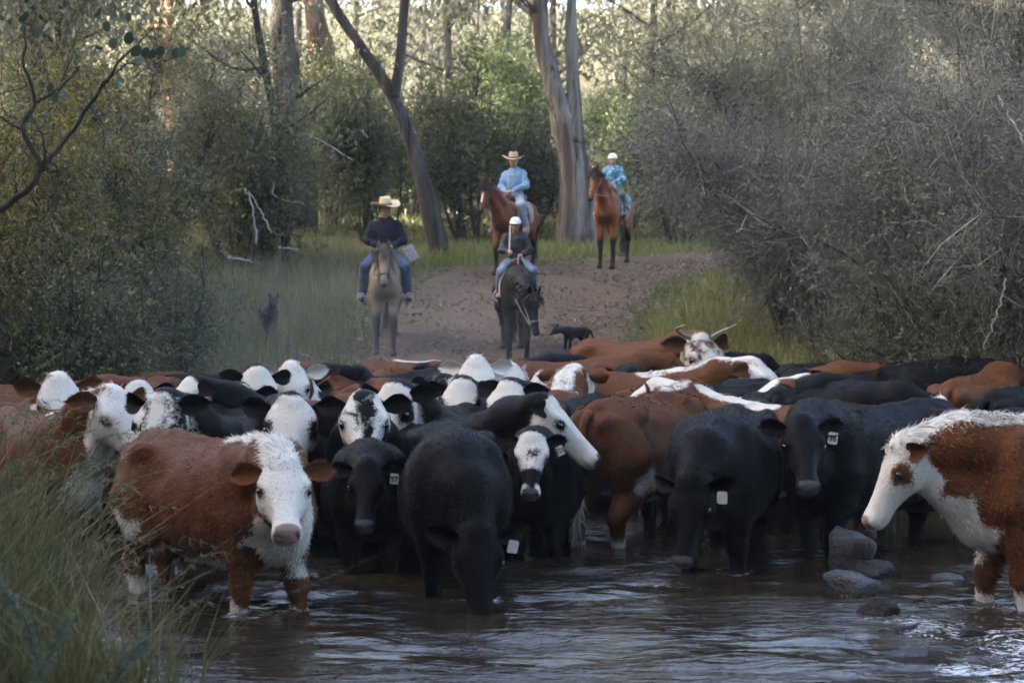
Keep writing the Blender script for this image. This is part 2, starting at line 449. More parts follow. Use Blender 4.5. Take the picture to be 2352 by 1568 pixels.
def gz_noise(X, Y):
    P = np.stack([X, Y, 0 * X], -1).reshape(-1, 3); n = fbm(P, .5, 3, 2).reshape(X.shape)
    dry = sstep(-.05, .5, ground(X, Y))
    return ground(X, Y) + (.10 * n + .03 * vnoise(P, 3.1, 9).reshape(X.shape)) * dry * (1 - .7 * sstep(-.3, .4, track_side(X, Y))) + .03 * n * (1 - dry)
def gzn(x, y): return gz_noise(np.atleast_1d(np.asarray(x, float)), np.atleast_1d(np.asarray(y, float)))
structure("ground", grid_mesh(xs, ys, gz_noise, "ground", M_GROUND))
# dirt track, a sheet with a ragged edge lying just above the bank
_u = np.linspace(0, 1, 70); _y = np.linspace(22.2, 45, 190)
Yt = np.repeat(_y, 70).reshape(190, 70); l_, r_ = np.interp(_y, TRACK_Y, TRACK_L), np.interp(_y, TRACK_Y, TRACK_R)
eg = fbm(np.stack([_y, 0 * _y, 0 * _y], -1), 1.3, 3, 4) * .25; eg2 = fbm(np.stack([_y, 0 * _y + 9, 0 * _y], -1), 1.3, 3, 4) * .25
Xt = (l_ + eg)[:, None] * (1 - _u) + (r_ + eg2)[:, None] * _u
Pn = np.stack([Xt, Yt, 0 * Xt], -1).reshape(-1, 3)
Zt = gz_noise(Xt, Yt) + .035 + .034 * fbm(Pn, 1.6, 4, 6).reshape(Xt.shape) - .05 * np.exp(-((_u - .3) / .07) ** 2) * 0 - .03 * ((_u < .02) | (_u > .98))
i = np.arange(189)[:, None] * 70; j = np.arange(69)[None]
structure("dirt_track", mesh_np("dirt_track", np.stack([Xt, Yt, Zt], -1).reshape(-1, 3), np.stack([i + j, i + j + 1, i + 71 + j, i + 70 + j], -1).reshape(-1, 4), M_DIRT))

# creek surface: real ripples, steeper in the rapids on the right
def rapid(X, Y):
    a = np.exp(-(((X - 3.1) / 1.0) ** 2 + ((Y - 10.9) / .75) ** 2)) + .75 * np.exp(-(((X - 2.75) / .55) ** 2 + ((Y - 12.0) / .55) ** 2)) + .5 * sstep(2.3, 3.2, X) * sstep(15.5, 13, Y)
    a = a + .55 * np.exp(-(((X + 1.62) / .5) ** 2 + ((Y - 13.1) / .35) ** 2))
    return np.minimum(a, 1.2)
def wave(X, Y):
    P = np.stack([X, Y, 0 * X], -1).reshape(-1, 3); P2 = P * [.55, 1.25, 1]
    z = .019 * fbm(P2, 2.0, 2, 11) + .0105 * fbm(P2, 5.5, 2, 13)
    z = z * (.45 + 1.1 * sstep(-.25, .35, vnoise(P * [.6, 1.1, 1], .8, 29)))
    rr = rapid(X, Y).ravel(); z = z + rr * (.030 * fbm(P2, 3.2, 3, 17) + .018 * fbm(P, 9, 2, 19))
    ring = 0
    for cx, cy in ((-.02, 12.55), (-1.58, 12.81), (-1.83, 12.57), (-2.52, 13.77), (-.95, 14.4), (-1.28, 14.36), (-.22, 13.25), (-.56, 13.23), (1.78, 14.49), (1.45, 14.57), (2.75, 15.24), (2.54, 15.51), (3.6, 12.6), (3.5, 12.9), (2.5, 13.3)):
        r = np.hypot(P[:, 0] - cx, (P[:, 1] - cy)); ring = ring + .006 * np.sin(r * 26) * np.exp(-r / .45)
    return (z + ring).reshape(X.shape)
def foam(P):
    X, Y = P[:, 0], P[:, 1]
    f = .42 * np.exp(-(((X - 3.15) / .75) ** 2 + ((Y - 10.85) / .38) ** 2)) + .38 * np.exp(-(((X - 2.75) / .45) ** 2 + ((Y - 11.75) / .22) ** 2))
    f = f + .42 * sstep(2.3, 2.8, X) * sstep(14.4, 12.4, Y) + .42 * np.exp(-(((X - 2.5) / .35) ** 2 + ((Y - 12.35) / .12) ** 2))
    f = f + .42 * np.exp(-(((X - 1.15) / .35) ** 2 + ((Y - 13.75) / .22) ** 2)) + .30 * np.exp(-(((X + 1.55) / .35) ** 2 + ((Y - 13.0) / .12) ** 2)) + .38 * np.exp(-(((X - 1.25) / .2) ** 2 + ((Y - 12.9) / .1) ** 2))
    for cx, cy in ((-1.58, 12.81), (-1.83, 12.57), (-2.52, 13.77), (-.22, 13.25), (-.56, 13.23), (1.78, 14.49), (1.45, 14.57), (2.75, 15.24), (2.54, 15.51)): f = f + .42 * np.exp(-((np.hypot(X - cx, (Y - cy) * .8) - .13) / .07) ** 2)
    return np.minimum(f, .46) + .20 * vnoise(P * [.5, 1.4, 1], 3.0, 23) * (f > .12)
wx = np.concatenate([np.linspace(-60, -6.2, 24), np.arange(-6, 6, .05), np.linspace(6.2, 60, 24)])
wy = np.concatenate([np.linspace(1, 9.5, 10), np.arange(9.6, 15, .035), np.arange(15, 25, .08), [25.5, 27]])
structure("creek_water", grid_mesh(wx, wy, wave, "creek_water", M_WATER, {"foam": foam}))

# ------------------------------------------------------------------ rocks in the creek
def rock_mat(name, col, wet):
    m, nt = new_mat(name); t = NT(nt); co = t.coord()
    n1 = t.noise(co, 5, 5, .65); n2 = t.noise(co, 30, 4, .7)
    c = t.mix(n1, tuple(x * .4 for x in col), tuple(x * 1.3 for x in col)); c = t.mix(t.math('MULTIPLY', n2, .4), c, tuple(x * .5 for x in col))
    t.out(t.principled(c, wet, .5 if wet < .3 else .22, t.bump(t.math('ADD', n1, n2), 1.0, .05))); return m
def rock(label, c, r, seed, mat, name="rock", flat=0.0):
    rng = np.random.default_rng(seed); u_, v_ = 40, 24
    th = np.linspace(0, math.pi, v_); ph = np.linspace(0, 2 * math.pi, u_, endpoint=False)
    D = np.stack([np.sin(th)[:, None] * np.cos(ph), np.sin(th)[:, None] * np.sin(ph), np.broadcast_to(np.cos(th)[:, None], (v_, u_))], -1).reshape(-1, 3)
    rad = np.ones(len(D))
    for k in range(16):                                   # chop facets like broken river stone
        n = unit(rng.normal(size=3)); h = .42 + .30 * rng.random(); dn = D @ n; rad = np.where(dn > 0, np.minimum(rad, h / np.maximum(dn, 1e-3)), rad)
    P = D * (rad * (1 + .05 * fbm(D, 3, 3, seed)))[:, None] * np.asarray(r)
    i = np.arange(v_ - 1)[:, None] * u_; j = np.arange(u_)[None]; k = (j + 1) % u_
    Q = np.stack([i + j, i + u_ + j, i + u_ + k, i + k], -1).reshape(-1, 4)
    return tag(link(name, mesh_np(name, P, Q, mat, True), None, c), label, "rock", "rocks in the shallow creek")
M_ROCK1 = rock_mat("grey_river_stone", (0.062, 0.060, 0.068), .38); M_ROCK2 = rock_mat("wet_river_stone", (0.034, 0.038, 0.050), .18); M_ROCK3 = rock_mat("dark_wet_stone", (0.020, 0.018, 0.017), .5)
def on_water(px, py, dz=0.0):
    d = CAM_H / math.tan(PITCH - math.atan((CY - py) / FPX)); p = pix(px, py, d); p[2] = dz; return p
p = on_water(1958, 1322); rock("large pale grey boulder, tallest of the rocks before the chestnut cow", (p[0], p[1] + .15, .10), (.30, .25, .34), 5, M_ROCK1)
p = on_water(2000, 1335); rock("dark wet rock leaning behind the pale boulder", (p[0] + .02, p[1] + .30, .0), (.25, .22, .24), 8, M_ROCK3)
p = on_water(1972, 1368); rock("low shiny bluish rock just below the pale boulder", (p[0] + .01, p[1] + .10, .05), (.29, .20, .16), 12, M_ROCK2)
p = on_water(2025, 1412); rock("small black rock with a wet bluish top, water streaming past", (p[0] + .02, p[1] + .03, .03), (.21, .16, .14), 15, M_ROCK3)
p = on_water(2078, 1500); rock("flat blue-grey slab barely breaking the surface beside the rapids", (p[0], p[1], .0), (.24, .15, .028), 21, M_ROCK2)
p = on_water(2160, 1330); rock("low rounded stone washed by white water under the cow's chin", (p[0] + .1, p[1], .0), (.16, .13, .06), 25, M_ROCK2)

p = on_water(2235, 1455); rock("wet dark stone half drowned in the rapids below the right cow's feet", (p[0], p[1], .0), (.20, .15, .06), 31, M_ROCK3)
p = on_water(2085, 1445); rock("flat dark stone between the small black rock and the rapids", (p[0], p[1], -.01), (.17, .12, .05), 37, M_ROCK3)

# ------------------------------------------------------------------ plant materials
def leaf_mat(name, stops, trans=.35, rough=.55):
    m, nt = new_mat(name); t = NT(nt)
    n = t.noise(t.coord(), 1.1, 3)
    f = t.math('ADD', t.math('MULTIPLY', t.attr("c"), .72), t.math('MULTIPLY', n, .28))
    c = t.ramp(f, stops)
    p = t.principled(c, rough, .25)
    tr = t.n("ShaderNodeBsdfTranslucent"); t.l(c, tr.inputs[0])
    mx = t.n("ShaderNodeMixShader"); mx.inputs[0].default_value = trans; t.l(p, mx.inputs[1]); t.l(tr.outputs[0], mx.inputs[2])
    t.out(mx.outputs[0]); return m
def bark_mat(name, a, b, patch=None, zs=.35, bump=.5):
    m, nt = new_mat(name); t = NT(nt); co = t.coord()
    mp = t.n("ShaderNodeMapping"); mp.inputs["Scale"].default_value = (1, 1, zs * .4); t.l(co, mp.inputs[0])
    n1 = t.noise(mp.outputs[0], 9, 5, .65, .4); n2 = t.noise(mp.outputs[0], 40, 4, .7); n3 = t.noise(mp.outputs[0], 1.7, 3, .5, 1.0)
    st = t.n('ShaderNodeMapping'); st.inputs['Scale'].default_value = (6.5, 6.5, .40); t.l(co, st.inputs[0])
    n4 = t.noise(st.outputs[0], 1.0, 4, .65, .8); n1 = t.math('MULTIPLY', n1, t.math('ADD', .45, n4))
    c = t.mix(t.ramp(n1, [(.25, (0, 0, 0)), (.75, (1, 1, 1))]), a, b)
    c = t.mix(t.ramp(n4, [(.36, (1, 1, 1)), (.44, (0, 0, 0))]), c, tuple(x * .3 for x in a))
    if patch: c = t.mix(t.ramp(n3, [(.44, (0, 0, 0)), (.56, (1, 1, 1))]), c, patch)
    c = t.mix(t.math('MULTIPLY', n2, .45), c, tuple(x * .35 for x in a))
    t.out(t.principled(c, .9, .15, t.bump(t.math('ADD', n1, t.math('MULTIPLY', n2, .5)), bump, .04))); return m
M_GUM = leaf_mat("gum_leaves", [(0, (0.062, 0.066, 0.038)), (.5, (0.155, 0.153, 0.098)), (1, (0.31, 0.30, 0.21))], .40)
M_ACACIA = leaf_mat("dark_green_leaves", [(0, (0.026, 0.034, 0.014)), (.6, (0.066, 0.080, 0.030)), (1, (0.15, 0.155, 0.062))], .3)
M_BRIGHT = leaf_mat("fresh_green_leaves", [(0, (0.07, 0.10, 0.035)), (.6, (0.14, 0.18, 0.07)), (1, (0.26, 0.29, 0.14))], .45)
M_WATTLE = leaf_mat("wattle_leaves", [(0, (0.045, 0.048, 0.015)), (.40, (0.105, 0.100, 0.026)), (.65, (0.19, 0.145, 0.028)), (1, (0.32, 0.20, 0.024))], .3)
M_OLIVE = leaf_mat("dusty_olive_leaves", [(0, (0.040, 0.046, 0.020)), (.6, (0.095, 0.100, 0.042)), (1, (0.19, 0.18, 0.08))], .3)
M_GREY = leaf_mat("grey_brown_leaves", [(0, (0.036, 0.037, 0.027)), (.55, (0.088, 0.088, 0.066)), (1, (0.19, 0.185, 0.14))], .25)
M_TWIG = leaf_mat("grey_twigs", [(0, (0.034, 0.031, 0.027)), (.5, (0.105, 0.098, 0.086)), (1, (0.25, 0.235, 0.21))], 0.05, .8)
M_TWIG_D = leaf_mat("dark_twigs", [(0, (0.012, 0.010, 0.008)), (.6, (0.032, 0.028, 0.024)), (1, (0.085, 0.075, 0.064))], 0.05, .8)
M_GRASS = leaf_mat("bank_grass", [(0, (0.060, 0.078, 0.018)), (.5, (0.145, 0.150, 0.045)), (.8, (0.24, 0.215, 0.085)), (1, (0.38, 0.32, 0.17))], .35)
M_GRASS2 = leaf_mat("tall_creek_grass", [(0, (0.028, 0.033, 0.011)), (.45, (0.072, 0.074, 0.026)), (.8, (0.150, 0.128, 0.058)), (1, (0.27, 0.22, 0.12))], .35)
M_DRY = leaf_mat("dry_grass", [(0, (0.10, 0.085, 0.045)), (.5, (0.19, 0.16, 0.09)), (1, (0.34, 0.29, 0.18))], .3)
M_FERN = leaf_mat("blue_green_fern", [(0, (0.050, 0.072, 0.048)), (.6, (0.10, 0.13, 0.090)), (1, (0.18, 0.21, 0.155))], .3)
M_LITTER = leaf_mat("leaf_litter", [(0, (0.022, 0.014, 0.010)), (.4, (0.085, 0.055, 0.038)), (.7, (0.18, 0.13, 0.095)), (1, (0.46, 0.38, 0.30))], .1)
M_BARK_PALE = bark_mat("pale_gum_bark", (0.075, 0.062, 0.052), (0.27, 0.245, 0.215), (0.060, 0.046, 0.036), bump=1.0)
M_BARK_GREY = bark_mat("grey_rough_bark", (0.050, 0.043, 0.038), (0.135, 0.12, 0.108), (0.042, 0.034, 0.028), bump=.8)
M_BARK_LEAN = bark_mat("brown_grey_bark", (0.034, 0.028, 0.024), (0.105, 0.090, 0.078), (0.028, 0.022, 0.018), bump=1.0)
M_BARK_RED = bark_mat("red_brown_bark", (0.09, 0.045, 0.028), (0.24, 0.14, 0.09), (0.30, 0.26, 0.20))
M_BARK_DARK = bark_mat("dark_bark", (0.022, 0.018, 0.016), (0.070, 0.060, 0.052), None, bump=.8)
M_DEAD = bark_mat("bleached_deadwood", (0.22, 0.20, 0.18), (0.46, 0.43, 0.39), None)

# ------------------------------------------------------------------ plant builders
def trunk_geo(G, pts, rad, n=26, sides=12, rough=.10, seed=0):
    P = spline(pts, n); r = np.interp(np.linspace(0, 1, n), np.linspace(0, 1, len(rad)), rad)
    V, Q, T = tube(P, r, sides)
    k = n * sides; c = np.repeat(P, sides, 0); off = V[:k] - c
    V[:k] = c + off * (1 + rough * fbm(V[:k] * [1, 1, .35], 5.0, 3, seed) + rough * .9 * fbm(V[:k] * [1, 1, .10], 9.0, 2, seed + 7))[:, None]
    G.add(V, T, Q, c=.5); return P, r
def limbs(G, P, r, n, rng, lmin, lmax, up=.5, frac=.45, tmin=.35, sides=6, droop=0.0):
    tips = []
    for _ in range(n):
        t = tmin + (1 - tmin) * rng.random(); i = int(t * (len(P) - 1)); a = rng.random() * 6.283
        d = unit(npv(math.cos(a), math.sin(a), up * (.4 + rng.random()))); L = lmin + (lmax - lmin) * rng.random()
        m1 = P[i] + d * L * .45 + rng.normal(size=3) * L * .07; m2 = P[i] + d * L + npv(0, 0, L * (.12 - droop)) + rng.normal(size=3) * L * .10
        Q_ = spline([P[i], m1, m2], 9); V, Q, T = tube(Q_, np.linspace(r[i] * frac, .012, 9), sides); G.add(V, T, Q, c=rng.random()); tips.append(Q_)
    return tips
def foliage(G, centres, n, rng, spread, L, W, hang=.5, csize=None):
    """leaves in clumps round the given centres"""
    k = len(centres); cid = rng.integers(0, k, n); sp = spread * (.55 + .9 * rng.random(k))[cid]
    C = centres[cid] + rng.normal(size=(n, 3)) * sp[:, None] * [1, 1, .75]
    D = rand_dirs(n, rng); D[:, 2] -= hang * 1.6; N = rand_dirs(n, rng)
    V, Q = leaf_tris(C, D, N, L * (.6 + .8 * rng.random(n)), W * (.6 + .8 * rng.random(n)))
    cc = np.clip(.5 + .22 * rng.normal(size=k)[cid] + .16 * rng.normal(size=n), 0, 1)
    G.add(V, Q, None, c=np.repeat(cc, 3))
def gum_tree(name, label, pts, rad, bark, leafm, crown, nleaf, leafL=.20, leafW=.055, seed=0, forks=(), group="gum trees behind the riders", nlimb=7, limbL=(1.5, 3.5), cat="tree", hang=.7, spread=.45, tmin=.4):
    """crown: list of (centre, radius) balls that hold the leaf clumps"""
    rng = np.random.default_rng(seed); base = np.asarray(pts[0], float); rel = [np.asarray(p, float) - base for p in pts]
    root = empty(name, label, cat, base, 0, group); G = Geo(); P, r = trunk_geo(G, rel, rad, 44, 22, .13, seed)
    tr = [(P, r)]
    for fp, fr in forks: tr.append(trunk_geo(G, [np.asarray(p, float) - base for p in fp], fr, 30, 18, .13, seed + 3))
    G.A.pop("c"); link("trunk", G.mesh("trunk", bark), root)
    GL = Geo(); cs = []
    for (P, r) in tr:
        for q in limbs(GL, P, r, nlimb, rng, limbL[0], limbL[1], tmin=tmin): cs += [q[-1], q[5], q[7]]
    GL.A.pop("c"); link("limbs", GL.mesh("limbs", bark), root)
    for c, rr in crown:
        m = max(6, int(9 * rr * rr)); cs += list(np.asarray(c, float) - base + rand_dirs(m, rng) * (rr * rng.random(m) ** .45)[:, None] * [1, 1, .8])
    GF = Geo(); foliage(GF, np.array(cs), nleaf, rng, spread, leafL, leafW, hang); link("crown", GF.mesh("crown", leafm, False), root)
    return root
def shrub(name, label, base, H, W, n_stem, n_twig, n_leaf, tw_mat, lf_mat, seed, leafL=.05, leafW=.016, lean=(0, 0), twigL=(.35, .9), cat="shrub", group=None, stem_r=.035, twig_w=.008, arch=.25, spread=.16, hang=.2, topheavy=.6, darkstem=None, depth=None):
    rng = np.random.default_rng(seed); root = empty(name, label, cat, base, 0, group); GS = Geo(); PT, DR = [], []
    Dp = depth or W
    for k in range(n_stem):
        a = rng.random() * 6.283; rr = rng.random() ** .6; h = H * (.55 + .5 * rng.random())
        b = npv(math.cos(a) * W * .12 * rng.random(), math.sin(a) * Dp * .12, -.1)
        tip = npv(math.cos(a) * W * .5 * rr + lean[0] * h, math.sin(a) * Dp * .5 * rr + lean[1] * h, h * (1 - .25 * rr)); m = b * .45 + tip * .55 + npv(0, 0, h * arch * rr) + rng.normal(size=3) * W * .05
        P = spline([b, (b + m) * .5 + rng.normal(size=3) * W * .03, m, tip], 16); V, Q, T = tube(P, np.linspace(stem_r * (.6 + .7 * rng.random()), .006, 16), 5); GS.add(V, T, Q)
        dP = np.gradient(P, axis=0); PT.append(P); DR.append(dP)
        for _ in range(5):                                  # side branches
            i = rng.integers(4, 14); d = unit(dP[i] / np.linalg.norm(dP[i]) * .6 + rng.normal(size=3) * .7 + npv(0, 0, .15)); L = W * .14 + W * .22 * rng.random()
            Pb = spline([P[i], P[i] + d * L * .5 + rng.normal(size=3) * L * .1, P[i] + d * L + npv(0, 0, L * .1) + rng.normal(size=3) * L * .12], 9)
            V, Q, T = tube(Pb, np.linspace(.014, .004, 9), 3); GS.add(V, T, Q); PT.append(Pb); DR.append(np.gradient(Pb, axis=0))
    link("stems", GS.mesh("stems", darkstem or M_BARK_DARK), root)
    P = np.concatenate(PT); Dd = np.concatenate(DR); Dd /= np.linalg.norm(Dd, axis=1)[:, None] + 1e-9
    wgt = np.clip(P[:, 2] / H, .04, 1) ** topheavy; wgt /= wgt.sum()
    GT = Geo(); i = rng.choice(len(P), n_twig, p=wgt); L = twigL[0] + (twigL[1] - twigL[0]) * rng.random(n_twig)
    d = Dd[i] * .5 + rng.normal(size=(n_twig, 3)) * .75; d /= np.linalg.norm(d, axis=1)[:, None]
    st = P[i] + rng.normal(size=(n_twig, 3)) * .05; tp = st + d * L[:, None] + np.stack([0 * L, 0 * L, L * .10], -1)
    Vb, Tb = blades(st, tp, twig_w * (.5 + rng.random(n_twig)), rng.normal(size=(n_twig, 3)) * (L * .10)[:, None]); GT.add(Vb, Tb, None, c=np.repeat(np.clip(.45 + .25 * rng.normal(size=n_twig), 0, 1), 5))
    # finer twigs on the twigs
    m = n_twig * 2; j = rng.integers(0, n_twig, m); f = rng.random(m)[:, None]; s2 = st[j] * (1 - f) + tp[j] * f
    d2 = d[j] * .6 + rng.normal(size=(m, 3)) * .6; d2 /= np.linalg.norm(d2, axis=1)[:, None]; L2 = L[j] * (.25 + .3 * rng.random(m))
    Vb, Tb = hairs(s2, s2 + d2 * L2[:, None], twig_w * .7, np.cross(d2, rng.normal(size=(m, 3)))); GT.add(Vb, Tb, None, c=np.repeat(np.clip(.5 + .25 * rng.normal(size=m), 0, 1), 3))
    to = link("twigs", GT.mesh("twigs", tw_mat, False), root); to["kind"] = "stuff"
    if n_leaf:
        GF = Geo(); k = rng.integers(0, m, n_leaf); g = rng.random(n_leaf)[:, None]; C = s2[k] + d2[k] * L2[k][:, None] * g + rng.normal(size=(n_leaf, 3)) * spread * .25
        D = d2[k] + rng.normal(size=(n_leaf, 3)) * .6; D[:, 2] -= hang; V, Q = leaf_tris(C, D, rand_dirs(n_leaf, rng), leafL * (.6 + .8 * rng.random(n_leaf)), leafW * (.6 + .8 * rng.random(n_leaf)))
        tone = np.clip(.5 + .30 * fbm(C, 1.1, 2, seed) + .16 * rng.normal(size=n_leaf), 0, 1)
        GF.add(V, Q, None, c=np.repeat(tone, 3)); link("foliage", GF.mesh("foliage", lf_mat, False), root)
    return root
def G0(px, py, d):
    p = pix(px, py, d); p[2] = float(gzn(p[0], p[1])[0]); return p
def dead_branch(name, label, paths, rad, mat, cat="branch", sides=7):
    base = np.asarray(paths[0][0], float); G = Geo(); rng = np.random.default_rng(abs(hash(label)) % 1000 if False else len(label))
    for k, p in enumerate(paths):
        P = spline([np.asarray(q, float) - base for q in p], 18); P[1:-1] += rng.normal(size=(16, 3)) * .012
        V, Q, T = tube(P, np.linspace(rad[k][0], rad[k][1], 18), sides); G.add(V, T, Q)
    return tag(link(name, G.mesh(name, mat), None, base), label, cat)

# ------------------------------------------------------------------ gum trees with readable trunks
def up(px, py, d, pts):
    """trunk path through photo points, all about distance d, first one on the ground"""
    out = [G0(px, py, d)]
    for k, q in enumerate(pts): out.append(pix(q[0], q[1], d + (q[2] if len(q) > 2 else 0)))
    return out
d = 36.5
T1 = up(1012, 545, d, [(962, 385), (905, 225), (832, 110), (762, 0), (700, -160), (660, -330, 1)])
gum_tree("leaning_gum_tree", "grey leaning gum trunk forking into an upright stem, behind the straw-hatted rider in black", T1, [.21, .14, .125, .105, .095, .08, .04], M_BARK_LEAN, M_GUM,
         [(pix(650, -420, d + 1), 2.6), (pix(930, -420, d), 2.4)], 9000, seed=31, forks=[([pix(905, 225, d), pix(916, 160, d), pix(926, 60, d), pix(934, -60, d), pix(925, -300, d)], [.12, .095, .085, .075, .035])], nlimb=4, limbL=(1.2, 2.4), tmin=.72)
d = 38.5
T2 = up(1328, 505, d, [(1322, 400), (1300, 290), (1268, 190), (1243, 80), (1238, -40), (1220, -320)])
gum_tree("pale_gum_tree", "stout pale-barked gum with twin stems beside the rider in blue print", T2, [.46, .33, .29, .19, .165, .15, .07], M_BARK_PALE, M_GUM,
         [(pix(1180, -420, d), 2.6), (pix(1360, -380, d), 2.4)], 9000, seed=32, forks=[([pix(1318, 330, d - .1), pix(1318, 220, d), pix(1312, 100, d), pix(1314, -30, d), pix(1335, -300, d)], [.20, .16, .125, .105, .05])], nlimb=4, limbL=(1.2, 2.4), tmin=.72)
d = 42
gum_tree("grey_gum_tree", "straight grey gum trunk left of the leaning tree, with a pale patch of bark", up(690, 470, d, [(678, 340), (662, 190), (652, 60), (650, -60), (640, -300)]), [.42, .34, .30, .26, .22, .10], M_BARK_GREY, M_GUM,
         [(pix(640, -350, d), 2.8), (pix(560, -250, d), 2.0)], 8000, seed=33, nlimb=4, limbL=(1.5, 2.6), tmin=.7)
d = 34.5
gum_tree("thin_tree", "thin dark crooked sapling trunk in front of the grey gum", up(660, 470, d, [(648, 380), (628, 250), (606, 130), (586, 0), (570, -200)]), [.10, .09, .08, .07, .06, .03], M_BARK_DARK, M_OLIVE,
         [(pix(560, -230, d), 1.4)], 3000, seed=34, nlimb=6, limbL=(.8, 1.9), tmin=.3, leafL=.12, leafW=.03)
d = 50
gum_tree("red_barked_tree", "leaning red-brown gum trunk with peeling bark between the grey and leaning gums", up(775, 420, d, [(762, 250), (745, 140), (728, 40), (715, -80), (700, -300)]), [.36, .32, .32, .28, .24, .10], M_BARK_RED, M_GUM,
         [(pix(720, -330, d), 3.0)], 7000, seed=35, nlimb=4, limbL=(1.5, 3), tmin=.7)
d = 33
gum_tree("dark_gum_tree", "dark upright trunk at the upper left edge above the yellowish wattle", up(150, 600, d, [(152, 300), (148, 150), (146, 20), (145, -200)]), [.16, .14, .12, .11, .05], M_BARK_DARK, M_GUM,
         [(pix(120, -180, d), 2.2)], 6000, seed=36, nlimb=6, limbL=(1, 2.2), tmin=.45)
d = 35
gum_tree("dark_gum_tree", "bent dark trunk in the top left corner nearest the frame edge", up(120, 600, d, [(118, 300), (92, 140), (66, 20), (40, -200)]), [.18, .15, .14, .12, .05], M_BARK_DARK, M_GUM,
         [(pix(30, -150, d), 2.2), (pix(10, 40, d + 2), 1.4)], 7000, seed=37, nlimb=6, limbL=(1, 2.2), tmin=.45)
d = 47
gum_tree("pinkish_gum_tree", "distant pinkish-barked trunk above the wattle thicket, top left", up(405, 480, d, [(402, 250), (398, 100), (396, 0), (392, -200)]), [.22, .20, .18, .16, .08], M_BARK_RED, M_GUM,
         [(pix(400, -230, d), 2.8), (pix(330, 40, d + 2), 1.5)], 8000, seed=38, nlimb=6, limbL=(1.2, 3), tmin=.5)
d = 44
gum_tree("slender_gum_tree", "slender pale trunk rising above the grey thicket on the right", up(1862, 480, d, [(1855, 250), (1848, 100), (1840, 0), (1835, -220)]), [.2, .17, .15, .14, .06], M_BARK_PALE, M_GUM,
         [(pix(1830, -250, d), 2.8), (pix(1900, 0, d + 2), 1.8)], 8000, seed=39, nlimb=6, limbL=(1.2, 3), tmin=.5)
d = 46
gum_tree("slender_gum_tree", "thin stem rising just behind the pale twin-stemmed gum, right side", up(1505, 470, d, [(1500, 300), (1492, 150), (1500, 20), (1505, -220)]), [.13, .11, .10, .09, .04], M_BARK_DARK, M_GUM,
         [(pix(1520, -200, d), 2.6), (pix(1560, 100, d + 1), 1.6), (pix(1640, 220, d), 1.4)], 9000, seed=40, nlimb=8, limbL=(1.2, 3), tmin=.35)

# ------------------------------------------------------------------ forest behind: one mass of sunlit gums and its far trunks
rng = np.random.default_rng(50); GF = Geo(); GB = Geo(); cs = []
for k in range(70):
    y = 47 + 38 * rng.random() ** 1.2; x = (rng.random() * 2 - 1) * (.34 * y + 5); g = float(ground(x, y)); h = 9 + 9 * rng.random(); r0 = .10 + .14 * rng.random()
    P = spline([(x, y, g), (x + rng.normal() * .3, y, g + h * .4), (x + rng.normal() * .8, y, g + h)], 12); V, Q, T = tube(P, np.linspace(r0, .03, 12), 7); GB.add(V, T, Q)
    for q in limbs(GB, P, np.linspace(r0, .03, 12), 6, rng, 1.2, 3.2, tmin=.25): cs += [q[-1], q[6]]
    GB.A.pop("c", None)
    m = 16; cs += list(npv(x, y, g + h * .62) + rng.normal(size=(m, 3)) * [1.5, 1.5, h * .26])
    m = 5; cs += list(npv(x, y, g + 1.2) + rng.normal(size=(m, 3)) * [2.0, 1.5, .8])
foliage(GF, np.array(cs), 155000, rng, .55, .30, .085, .55)
structure("distant_forest_foliage", GF.mesh("distant_forest_foliage", M_GUM, False), "stuff")
structure("distant_forest_trunks", GB.mesh("distant_forest_trunks", M_BARK_PALE), "stuff")

# ------------------------------------------------------------------ understorey behind the riders
SH = "understorey shrubs behind the riders"
def us(label, px, py, d, H, W, mat, seed, n=9000, leafL=.13, leafW=.035, **kw):
    return shrub("leafy_shrub", label, G0(px, py, d), H, W, 9, 700, n, M_TWIG_D, mat, seed, leafL, leafW, (0, 0), (.4, 1.0), group=SH, stem_r=.04, twig_w=.014, topheavy=.25, spread=.5, **kw)
us("dark green shrub behind the leaning gum trunk, nearest the trunk's right", 1075, 535, 40, 4.4, 3.0, M_ACACIA, 61, 9000)
us("dark shrub directly behind the rider in the light blue shirt", 1215, 530, 41, 3.2, 2.6, M_ACACIA, 62, 7000)
us("shaded olive shrub left of the leaning gum's foot", 870, 540, 39, 4.0, 3.2, M_ACACIA, 63, 9000)
us("tall dim olive shrub behind the grey gum trunk", 760, 520, 44, 4.6, 3.4, M_OLIVE, 64, 12000)
us("bright pale-green shrub glowing in sun left of the pale gum", 1190, 500, 45, 5.2, 2.4, M_BRIGHT, 65, 12000)
us("sunlit yellow-green shrub in the gap right of the pale gum", 1450, 500, 44, 3.6, 2.8, M_BRIGHT, 66, 10000)
us("sparse sunlit shrub low behind the rider in blue print", 1560, 520, 40, 3.0, 2.8, M_GUM, 67, 8000)
us("pale sunlit bush low behind the straw-hatted rider in black", 940, 500, 48, 3.4, 3.0, M_BRIGHT, 68, 8000)
us("dim grey-green bush at the left foot of the thin sapling", 560, 560, 34, 3.2, 3.2, M_OLIVE, 69, 12000)
us("tall sunlit shrub between the thin sapling and the wattle", 480, 520, 42, 5.4, 3.4, M_GUM, 70, 11000)
us("tall sunlit shrub high behind the right thicket", 1700, 520, 42, 6.2, 3.6, M_GUM, 71, 11000)

